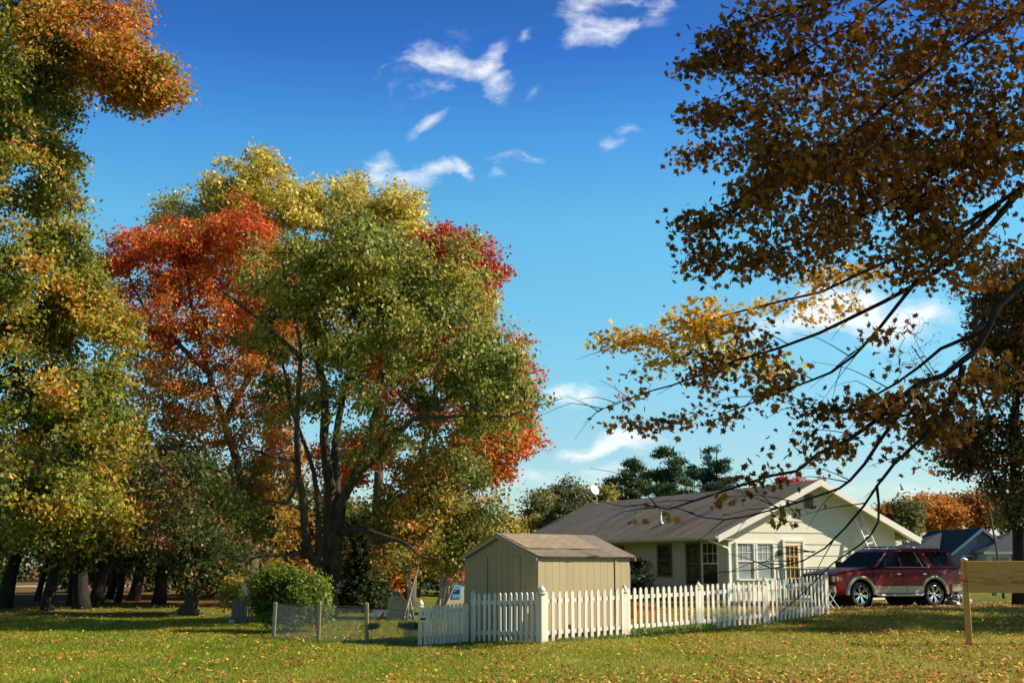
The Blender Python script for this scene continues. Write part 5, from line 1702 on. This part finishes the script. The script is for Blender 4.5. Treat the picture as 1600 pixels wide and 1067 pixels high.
def build_suv():
    # rear-left wheel contact and front-left wheel contact in the photo
    fwd = Vector((-.918, -.397, 0)); left = Vector((.397, -.918, 0))   # left side faces the camera
    rear = Vector((13.98, 41.9, 0)); 
    mid = rear + fwd * 1.51 - left * .86
    mid.z = g1(mid.x, mid.y) + .01
    T = empty('red_car', mid, math.atan2(fwd.y, fwd.x), 'dark red sport utility car with tan lower trim parked by the house', 'car')
    red, gr, br = newmat('car_red')
    tc = gr.n('ShaderNodeTexCoord')
    n1 = gr.noise(tc.outputs['Object'], 1.5, 5, .6)
    gr.put(br.inputs['Base Color'], gr.mix(n1, (0.15, 0.005, 0.006), (0.24, 0.009, 0.010)))
    br.inputs['Roughness'].default_value = .32; br.inputs['Metallic'].default_value = .1; br.inputs['Specular IOR Level'].default_value = .25
    br.inputs['Coat Weight'].default_value = 0.18; br.inputs['Coat Roughness'].default_value = .05
    tan = simple('car_tan', (0.40, 0.34, 0.25), .35, .2, var=.06, dirt=((.2, .16, .11), .4, 3, .55))
    chrome = simple('chrome', (0.72, 0.72, 0.74), .18, .95, var=.04)
    grl = simple('grille_blue', (0.35, 0.42, 0.55), .2, .8, var=.04)
    lens = simple('lamp_lens', (0.55, 0.56, 0.55), .12, .3, var=.1)
    rl = simple('tail_red', (0.55, 0.02, 0.015), .2, var=.1)
    amb = simple('amber_lens', (0.7, 0.22, 0.03), .2, var=.05)
    fa, ra = 1.51, -1.51
    top = [(2.50, .82), (2.50, .98), (2.44, 1.06), (2.1, 1.14), (1.6, 1.19), (1.12, 1.23), (.9, 1.25), (-2.62, 1.25), (-2.70, 1.18), (-2.72, .75)]
    bot = [(-2.70, .42), (-2.2, .40)] + arc(ra, .42, .50, 182, -2, 12)[:] 
    outline = top + [(-2.70, .50), (-2.15, .42)] + [(p[0], p[1]) for p in arc(ra, .42, .49, 180, 0, 12)] + [(-.95, .40), (.95, .40)] + [(p[0], p[1]) for p in arc(fa, .42, .49, 180, 0, 12)] + [(2.1, .38), (2.46, .42)]
    mb = pillow(outline, .985, .07, .05)
    # tumble-in above the shoulder and plan rounding of the nose and tail
    vv = []
    for (x, y, z) in mb.v:
        k = 1 - .06 * max(0, (z - .95) / .3) - .02 * max(0, (.6 - z) / .2)
        nose = max(0, (x - 2.0) / .5); tail = max(0, (-x - 2.4) / .32)
        k *= 1 - .10 * nose ** 2 - .05 * tail ** 2
        vv.append((x, y * k, z))
    mb.v = vv
    # crown on the bonnet
    mb.build('body', red, T)
    bn = MB(); vs = []
    for i, (x, z) in enumerate([(2.40, 1.05), (2.1, 1.15), (1.6, 1.21), (1.2, 1.245), (.98, 1.26)]):
        for y in (-.80, -.55, 0, .55, .80):
            vs.append((x, y * (.93 if i == 0 else 1), z + .035 * (1 - (y / .8) ** 2) + (.012 if abs(y) == .55 else 0)))
    bn.add(vs, [(5 * i + j, 5 * i + j + 1, 5 * i + j + 6, 5 * i + j + 5) for i in range(4) for j in range(4)])
    bn.build('bonnet', red, T, True)
    # cabin
    def wy(z): return .93 - .185 * (z - 1.25) / .62
    prof = [(1.02, 1.24), (.30, 1.78), (.12, 1.86), (-.3, 1.90), (-1.6, 1.905), (-2.25, 1.87), (-2.42, 1.78), (-2.66, 1.24)]
    cb = MB(); n = len(prof); vs = []
    for sg in (-1, 1):
        for (x, z) in prof: vs.append((x, sg * wy(min(z, 1.80)) * (1 if z < 1.82 else .93), z))
    for (x, z) in prof: vs.append((x, 0, z + (.02 if z > 1.7 else 0)))
    fs = [tuple(range(n)), tuple(reversed(range(n, 2 * n)))]
    for i in range(n - 1):
        fs.append((i, i + 1, 2 * n + i + 1, 2 * n + i)); fs.append((2 * n + i, 2 * n + i + 1, n + i + 1, n + i))
    cb.add(vs, fs); cb.build('roof', red, T)
    # side windows
    def side_glass(poly, name, m_, both=True, d=.006, parent=T):
        for sg in (1, -1):
            g_ = MB()
            vs = [(x, sg * (wy(z) + d), z) for x, z in poly] + [(x, sg * (wy(z) - .01), z) for x, z in poly]
            k = len(poly)
            g_.add(vs, [tuple(range(k)), tuple(reversed(range(k, 2 * k)))] + [(i, (i + 1) % k, (i + 1) % k + k, i + k) for i in range(k)])
            g_.build(name, m_, parent)
    cg = MAT['car_glass']
    side_glass([(.80, 1.30), (.28, 1.72), (.12, 1.77), (-.18, 1.79), (-.18, 1.30)], 'side_window', cg)
    side_glass([(-.26, 1.30), (-.26, 1.79), (-.86, 1.79), (-1.10, 1.30)], 'side_window', cg)
    side_glass([(-1.16, 1.30), (-.93, 1.79), (-1.0, 1.79), (-1.3, 1.30)], 'side_window', cg)
    side_glass([(-1.58, 1.33), (-1.34, 1.79), (-2.22, 1.79), (-2.46, 1.33)], 'side_window', cg)
    side_glass([(.92, 1.27), (.92, 1.285), (-1.40, 1.285), (-1.40, 1.27)], 'window_trim', chrome, d=.012)
    side_glass([(-.86, 1.79), (-.89, 1.79), (-1.13, 1.30), (-1.10, 1.30)], 'window_trim', chrome, d=.010)
    side_glass([(.86, 1.29), (.30, 1.755), (.27, 1.74), (.81, 1.29)], 'window_trim', tan, d=.010)
    # windscreen and rear glass
    def sheet(x0, z0, w0, x1, z1, w1, off, name, m_):
        dx, dz = z1 - z0, -(x1 - x0); l = math.hypot(dx, dz); nx_, nz_ = dx / l * off, dz / l * off
        vs = [(x0 + nx_, -w0, z0 + nz_), (x0 + nx_, w0, z0 + nz_), (x1 + nx_, w1, z1 + nz_), (x1 + nx_, -w1, z1 + nz_)]
        vs += [(v[0] - nx_ * 1.3, v[1], v[2] - nz_ * 1.3) for v in vs]
        MB().add(vs, [(0, 1, 2, 3), (7, 6, 5, 4), (0, 4, 5, 1), (1, 5, 6, 2), (2, 6, 7, 3), (3, 7, 4, 0)]).build(name, m_, T)
    sheet(.985, 1.268, .84, .33, 1.76, .71, .012, 'windscreen', cg)
    sheet(-2.64, 1.29, -.80, -2.445, 1.74, -.70, -.012, 'rear_window', cg)
    # cladding: sills, flares, bumpers
    sgs = (1, -1)
    for sg in sgs:
        c = MB(); y = .985
        c.rbox((0, sg * y, .56), (1.98, .05, .24), .012); c.build('lower_trim', tan, T)
        MB().box((-.34, sg * (y + .0275), .56), (.012, .006, .24)).build('door_gap', MAT['dark_void'], T)
        c = MB(); c.tube([(.98, sg * 1.06, .40), (.85, sg * 1.09, .38), (-.85, sg * 1.09, .38), (-.98, sg * 1.05, .42)], [.03, .04, .04, .03], 8); c.build('running_board', chrome, T)
        for cx in (fa, ra):
            fl = MB(); vs = []; m_ = 16
            for i in range(m_ + 1):
                a = R(-2 + 184 * i / m_)
                for r_, yo in ((.485, .0), (.49, .045), (.575, .042), (.60, .005)):
                    vs.append((cx + r_ * math.cos(a), sg * (.965 + yo), .42 + r_ * math.sin(a)))
            fl.add(vs, [(4 * i + j, 4 * i + j + 1, 4 * i + j + 5, 4 * i + j + 4) for i in range(m_) for j in range(3)])
            fl.build('wheel_flare', tan, T, True)
            wl = MB(); wl.lathe([(.49, 0), (.49, .5)], (cx, sg * .96 if sg < 0 else .46, .42), 'y', 20); wl.lathe([(.49, 0), (.0, 0)], (cx, sg * .5, .42), 'y', 20); wl.build('wheel_well', MAT['dark_void'], T)
        # doors: seams, handles, mirror
        for xs in (.98, -.22, -1.30):
            MB().box((xs, sg * .983, .96), (.010, .012, .50)).build('door_gap', MAT['dark_void'], T)
        for xs in (-.05, -1.12):
            h = MB().rbox((xs, sg * .985, 1.06), (.17, .035, .05), .012); h.build('door_handle', chrome, T)
        mi = MB().rbox((.72, sg * 1.12, 1.36), (.14, .24, .20), .03); mi.beam((.74, sg * .92, 1.28), (.72, sg * 1.04, 1.32), .05, .05); mi.build('wing_mirror', MAT['black_rubber'], T)
        # roof rails
        rr = MB().tube([(.05, sg * .66, 1.86), (-.05, sg * .66, 1.955), (-1.9, sg * .66, 1.965), (-2.05, sg * .66, 1.88)], .022, 8); rr.box((-1.0, sg * .66, 1.925), (.1, .03, .07)); rr.build('roof_rail', chrome, T)
        # lamps
        hl = MB().rbox((2.38, sg * .74, .90), (.22, .34, .20), .03, Matrix.Rotation(-sg * R(16), 3, 'Z')); o = hl.build('headlight', lens, T)
        MB().rbox((2.30, sg * .915, .90), (.16, .03, .13), .01, Matrix.Rotation(-sg * R(16), 3, 'Z')).build('turn_lens', amb, o)
        tl = MB().rbox((-2.665, sg * .86, 1.06), (.14, .16, .34), .02); o = tl.build('tail_light', rl, T)
        MB().rbox((-2.67, sg * .865, 1.08), (.15, .165, .07), .01).build('reverse_lens', lens, o)
        MB().lathe([(.0, .03), (.055, .03), (.06, .0)], (0, 0, 0), 'z', 14).build('fog_light', lens, T, loc=(2.53, sg * .66, .55)).rotation_euler = (0, R(90), 0)
    fbp = MB().rbox((2.44, 0, .58), (.26, 1.80, .26), .05); fbp.build('front_bumper', tan, T)
    MB().rbox((2.40, 0, .41), (.26, 1.7, .10), .03).build('front_valance', MAT['black_rubber'], T)
    rbp = MB().rbox((-2.68, 0, .60), (.26, 1.94, .26), .04)
    rbp.rbox((-2.42, .97, .60), (.36, .05, .24), .01); rbp.rbox((-2.42, -.97, .60), (.36, .05, .24), .01)
    rbp.build('rear_bumper', tan, T)
    gl = MB()
    gl.rbox((2.505, 0, .91), (.05, .98, .27), .015)
    G0 = gl.build('grille', grl, T)
    gb = MB()
    for k in range(3): gb.box((2.533, 0, .84 + .075 * k), (.012, .88, .036))
    gb.build('grille_slot', MAT['dark_void'], G0)
    MB().box((2.58, 0, .62), (.012, .32, .16)).build('number_plate', MAT['far_white'], T)
    MB().box((-.1, 0, .36), (4.6, 1.5, .12)).build('underbody', MAT['dark_void'], T)
    # wheels
    for cx in (fa, ra):
        for sg in sgs:
            ty = MB(); y0 = sg * .72; s_ = sg
            ty.lathe([(.27, s_ * .0), (.37, s_ * .0), (.40, s_ * .03), (.405, s_ * .12), (.40, s_ * .215), (.37, s_ * .245), (.29, s_ * .24), (.275, s_ * .20)], (cx, y0, .405), 'y', 32)
            W_ = ty.build('wheel', MAT['black_rubber'], T, True)
            rm = MB()
            rm.lathe([(.29, s_ * .235), (.275, s_ * .245), (.262, s_ * .225), (.258, s_ * .12)], (cx, y0, .405), 'y', 32)
            rm.lathe([(.0, s_ * .225), (.05, s_ * .222), (.06, s_ * .20), (.06, s_ * .1)], (cx, y0, .405), 'y', 16)
            for k in range(6):
                for dd in (-9, 9):
                    a = R(60 * k + 15)
                    b_ = a + R(dd)
                    p0 = Vector((cx + .045 * math.cos(a), y0 + s_ * .205, .405 + .045 * math.sin(a)))
                    p1 = Vector((cx + .27 * math.cos(b_), y0 + s_ * .225, .405 + .27 * math.sin(b_)))
                    rm.beam(p0, p1, .03, .026, up=(0, 1, 0))
            rm.build('rim', chrome, W_)
            MB().lathe([(.258, s_ * .12), (.0, s_ * .11)], (cx, y0, .405), 'y', 20).build('brake_disc', MAT['dark_void'], W_)


# ------------------------------------------------------------------ sign and small things
def build_sign():
    b = Vector((9.16, 25.4, 0)); b.z = g1(b.x, b.y)
    T = empty('wooden_sign', b, R(-4), 'back of a plain tan board sign on a square post at right', 'sign')
    m, g, bs = newmat('sign_wood')
    tc = g.n('ShaderNodeTexCoord')
    mp = g.n('ShaderNodeMapping'); mp.inputs['Scale'].default_value = (.9, 4, 7)
    m.node_tree.links.new(tc.outputs['Object'], mp.inputs[0])
    n1 = g.noise(mp.outputs[0], 2.4, 7, .65, .6)
    n2 = g.noise(mp.outputs[0], 9, 6, .7)
    c = g.ramp(n2, [(.3, (0.50, 0.24, 0.045)), (.7, (0.68, 0.37, 0.09))])
    sep = g.n('ShaderNodeSeparateXYZ'); m.node_tree.links.new(tc.outputs['Object'], sep.inputs[0])
    band = g.math('SUBTRACT', 1.0, g.math('MULTIPLY', g.math('ABSOLUTE', g.math('SUBTRACT', sep.outputs[2], 1.30)), 7.5), clamp=True)
    st = g.math('MULTIPLY', g.ramp(n1, [(.47, (0, 0, 0)), (.58, (1, 1, 1))]), band)
    c = g.mix(g.math('MULTIPLY', st, .85), c, (.035, .022, .012))
    g.put(bs.inputs['Base Color'], c); bs.inputs['Roughness'].default_value = .75
    bmp = g.n('ShaderNodeBump'); bmp.inputs['Strength'].default_value = .4; bmp.inputs['Distance'].default_value = .01; g.put(bmp.inputs['Height'], n2); g.put(bs.inputs['Normal'], bmp.outputs[0])
    # posts
    for x in (0, 2.45):
        MB().rbox((x, .03, .82), (.10, .14, 1.80), .008).build('post', m, T)
        MB().lathe([(.085, 0), (.06, .02), (.001, .05)], (x, .03, 1.72), n=4).build('post_cap', MAT['white_trim'], T)
    z = 1.06
    for k, h in enumerate((.205, .215, .215)):
        bd = MB().rbox((1.22, -.065, z + h / 2), (2.40, .036, h - .006), .005, Matrix.Rotation(R((.1, -.05, .05)[k]), 3, 'Y'))
        bd.build('board', m, T)
        z += h
    nl = MB()
    for k in range(7): nl.lathe([(.006, 0), (.006, .006), (0, .007)], (0.0, 0, 0), n=6)
    MB().beam((.045, -.047, 1.03), (.01, -.047, .0), .006, .03, up=(0, 1, 0)) 


def build_small():
    # A-frame shelter
    Y = 38.6
    b = gp(624, 0, Y)
    T = empty('wooden_a_frame', b, R(25), 'peaked weathered wooden panel leaning in the yard left of the gate', 'garden shelter')
    bm_ = simple('lichen_wood', (0.42, 0.37, 0.20), .85, var=.25, scale=5, dirt=((.16, .09, .05), .85, 6, .50), bump=.4)
    pts = [(-.38, 0), (.38, 0), (.33, .42), (.08, .80), (-.08, .86), (-.30, .5)]
    M = Matrix.Rotation(R(-14), 4, 'X')
    MB().prism(pts, -.03, .03, M).build('panel', bm_, T)
    fr = MB()
    for i in range(len(pts)):
        a = pts[i]; c = pts[(i + 1) % len(pts)]
        fr.beam(M @ Vector((a[0], -.045, a[1])), M @ Vector((c[0], -.045, c[1])), .05, .05, up=(0, 1, 0))
    fr.build('frame', MAT['tan_plastic'], T)
    MB().beam((-.4, .55, 0), (-.1, .1, .8), .05, .05).beam((.35, .55, 0), (.0, .1, .82), .05, .05).build('brace', MAT['grey_wood'], T)
    # small white bench end to its left
    o = MB().box((0, 0, .06), (.5, .3, .08)).box((-.2, 0, -.06), (.06, .26, .26)).box((.2, 0, -.06), (.06, .26, .26)).build('low_bench', MAT['white_trim'], None, loc=tuple(gp(598, 0, Y) + Vector((0, 0, .19))))
    tag(o, 'low white bench left of the peaked wooden panel', 'bench')
    # toy playhouse behind the shed
    Y = 41
    b = gp(716, 0, Y)
    T = empty('toy_playhouse', b, R(20), 'toy playhouse with red roof and blue window behind the shed', 'playhouse')
    MB().rbox((0, 0, .55), (1.0, .9, 1.1), .04).build('wall', MAT['tan_plastic'], T)
    MB().prism([(-.62, 1.08), (.62, 1.08), (.5, 1.2), (0, 1.42), (-.5, 1.2)], -.55, .55).build('roof', MAT['red_plastic'], T)
    w = MB().rbox((-.2, -.46, .72), (.3, .04, .42), .01).build('window', MAT['blue_plastic'], T)
    MB().box((-.2, -.485, .72), (.2, .012, .12)).build('pane', MAT['glass_dark'], w)
    MB().rbox((.28, -.46, .45), (.3, .04, .85), .01).build('door', MAT['red_plastic'], T)
    # orange tub/slide behind the fence
    Y = 32.5
    b = gp(1004, 0, Y)
    T = empty('orange_slide', b, R(10), 'bright orange plastic toddler slide behind the picket fence', 'toy slide')
    MB().prism([(-.30, 0), (.34, 0), (.36, .30), (.30, .33), (-.28, .40), (-.33, .36)], -.22, .22).build('body', MAT['orange_plastic'], T)
    MB().prism([(-.34, .36), (-.30, .44), (.36, .355), (.37, .31)], -.25, .25).build('rim', MAT['orange_plastic'], T)
    # weathered board box and white board left of the bush
    Y = 36.5
    b = gp(377, 0, Y)
    T = empty('board_bin', b, R(8), 'dark weathered board bin at the left foot of the bush', 'bin')
    for k in range(4): MB().rbox((-.16 + .11 * k, -.18, .33), (.10, .025, .66 + .02 * (k % 2)), .004).build('board', MAT['grey_wood'], T)
    MB().box((0, .02, .3), (.40, .34, .58)).build('box', MAT['dark_void'], T)
    T = empty('white_board', gp(384, 0, Y - .4), R(8), 'narrow white board tilted up beside the top of the bush', 'board')
    MB().beam((.16, 0, 0.0), (.10, 0, .62), .03, .03).build('stake', MAT['grey_wood'], T)
    MB().beam((.20, 0, .62), (-.06, 0, 1.12), .03, .13, up=(1, 0, .5)).build('panel', MAT['far_white'], T)
    o = MB().lathe([(.0, .1), (.07, .08), (.1, .02), (.08, -.02)], (0, 0, 0), n=9).build('white_stone', MAT['stone'], None, loc=tuple(gp(366, 0, 36.2) + Vector((0, 0, .04))))
    tag(o, 'small pale stone on the grass beside the dark board bin', 'stone')
    # folding stand next to the fence end
    b = gp(1300, 0, 36.5)
    T = empty('folding_stand', b, R(10), 'thin metal folding stand on the grass between fence end and car', 'stand')
    for dy in (-.2, .2):
        MB().tube([(-.30, dy, .62), (.14, dy, 0)], .014, 6).build('leg', MAT['alu'], T)
        MB().tube([(.0, dy, .55), (-.34, dy, 0)], .014, 6).build('leg', MAT['alu'], T)
    MB().tube([(-.16, -.24, .6), (-.16, .24, .6)], .016, 6).build('crossbar', MAT['alu'], T)
    # crumpled silver-black tarp at the rear of the car
    m, g, bs = newmat('tarp')
    tc = g.n('ShaderNodeTexCoord')
    n1 = g.noise(tc.outputs['Object'], 5, 3, .6, 2.5)
    g.put(bs.inputs['Base Color'], g.ramp(n1, [(.46, (.02, .02, .025)), (.52, (.55, .56, .58))])); bs.inputs['Roughness'].default_value = .4
    bm = bmesh.new(); bmesh.ops.create_icosphere(bm, subdivisions=5, radius=1)
    for v in bm.verts:
        p = v.co
        k = 1 + .16 * math.sin(p.x * 6 + 2 * math.sin(p.y * 5)) + .10 * math.sin(p.z * 11 + p.x * 7) + .05 * math.sin(p.y * 23 + p.x * 19)
        v.co = Vector((p.x * .62 * k, p.y * .4 * k, max(-.02, p.z * .42 * k + .1 * p.x)))
    me = bpy.data.meshes.new('tarp'); bm.to_mesh(me); bm.free(); me.materials.append(m)
    bb = gp(1484, 0, 43.6)
    o = place('crumpled_tarp', me, None, (bb.x, bb.y, bb.z))
    tag(o, 'crumpled silver and black tarp on the grass at the rear of the car', 'tarp')
    # short far post under the sign
    b = gp(1551, 0, 56)
    T = empty('short_post', b, 0, 'short dark wooden post on the far lawn below the sign board', 'post')
    MB().rbox((0, 0, .35), (.18, .18, .8), .02).build('shaft', MAT['grey_wood'], T)
    MB().rbox((0, 0, .78), (.26, .26, .08), .02).build('cap', MAT['grey_wood'], T)


def far_house(name, lab, c, ang, W, D, eave, rise, wallm, roofm, wins, gable_front=True, brick=None):
    """simple distant house; local x along the front, front normal -y"""
    T = empty(name, c, ang, lab, 'house')
    if gable_front:
        MB().prism([(0, 0), (W, 0), (W, eave), (W / 2, eave + rise), (0, eave)], 0, D).build('wall', wallm, T)
        sl = rise / (W / 2)
        for sg in (0, 1):
            xe = -.5 if sg == 0 else W + .5
            rb = MB().prism([(xe, eave - .5 * sl), (W / 2, eave + rise), (W / 2, eave + rise + .16), (xe, eave - .5 * sl + .12)], -.5, D + .5)
            me = rb.mesh('roof', roofm); uv_planar(me, (0, 0, 0), (0, 1, 0), (1, 0, .4)); place('roof', me, T)
        MB().prism([(-.52, eave - .5 * sl - .1), (W / 2, eave + rise - .1), (W / 2, eave + rise + .18), (-.52, eave - .5 * sl + .14)], -.56, -.51).prism([(W + .52, eave - .5 * sl - .1), (W / 2, eave + rise - .1), (W / 2, eave + rise + .18), (W + .52, eave - .5 * sl + .14)], -.56, -.51).build('rake_board', MAT['blue_grey'] if wallm.name == 'blue_grey' else MAT['far_white'], T)
        MB().box((W / 2, -.02, eave + rise * .5), (.5, .04, .6)).build('attic_vent', MAT['grey_wood'], T)
    else:
        MB().box((W / 2, D / 2, eave / 2), (W, D, eave)).build('wall', wallm, T)
        o_ = .5; s2 = rise / (D / 2)
        vs = [(-o_, -o_, eave - .1), (W + o_, -o_, eave - .1), (W + o_, D + o_, eave - .1), (-o_, D + o_, eave - .1), (D / 2, D / 2, eave + rise), (W - D / 2, D / 2, eave + rise)]
        me = MB().add(vs, [(0, 1, 5, 4), (1, 2, 5), (2, 3, 4, 5), (3, 0, 4), (3, 2, 1, 0)]).mesh('roof', roofm); uv_planar(me, (0, 0, 0), (1, 0, 0), (0, 1, .4)); place('roof', me, T)
        MB().box((W / 2, -o_ - .03, eave - .16), (W + 2 * o_, .05, .2)).build('fascia', MAT['far_white'], T)
    for (x, z, w, h, gk) in wins:
        f = MB().box((x, -.03, z), (w + .2, .06, h + .2)).build('window', MAT['far_white'], T)
        MB().box((x, -.066, z), (w, .012, h)).build('pane', MAT[gk], f)
    if brick:
        MB().box((brick[0], -.04, brick[1] / 2), (brick[2], .08, brick[1])).build('brick_facing', MAT['brick_far'], T)
    return T


def build_far_houses():
    s = 92 / 1900
    c = gp(1492, 0, 102)
    far_house('blue_house', 'blue-grey house with dark roof and front gable beyond the red car', c, R(6), 4.6, 9, 2.4, 1.7, MAT['blue_grey'], MAT['roof_blue'], [(1.1, 1.4, .9, 1.1, 'glass_mid')])
    # its long wing to the left
    c2 = gp(1428, 0, 104)
    far_house('blue_house', 'long low dark-roofed wing right behind the car roof', c2, R(4), 8.2, 8, 2.4, 1.6, MAT['blue_grey'], MAT['roof_blue'], [(1.6, 1.4, 1.2, 1.0, 'glass_mid'), (5.2, 1.4, 1.0, 1.0, 'glass_mid')], gable_front=False)
    c3 = gp(1536, 0, 100)
    c3.x += .4
    far_house('hip_roof_house', 'dark hip-roofed house with brick front at the right edge', c3, R(2), 12, 8, 2.4, 1.7, MAT['far_white'], MAT['roof_blue'], [(1.0, 1.5, 1.4, .8, 'glass_mid'), (4.6, 1.5, 1.2, 1.1, 'glass_dark')], gable_front=False, brick=(2.7, 2.3, 1.5))
    c4 = gp(415, 0, 76)
    far_house('pale_house', 'pale house mostly hidden behind the bush and spruce', c4, R(-4), 14, 8, 2.6, 2.0, MAT['far_white'], MAT['roof_worn'], [(2, 1.5, 1.1, 1.2, 'glass_dark'), (5.5, 1.5, 1.1, 1.2, 'glass_dark'), (9, 1.5, 1.6, 1.2, 'glass_dark'), (12, 1.4, .9, 1.1, 'glass_dark')], gable_front=False)


build_house()
build_shed()
build_fences()
build_suv()
build_sign()
build_small()
build_far_houses()
build_centre_tree()
build_red_left()
build_red_right()
build_tulips()
build_left_oak()
build_wood()
build_far_trees()
build_pines()
build_spruce()
build_small_trees()
build_creeper()
build_near_maple()
build_right_trees()
build_far_wood()
build_understorey()
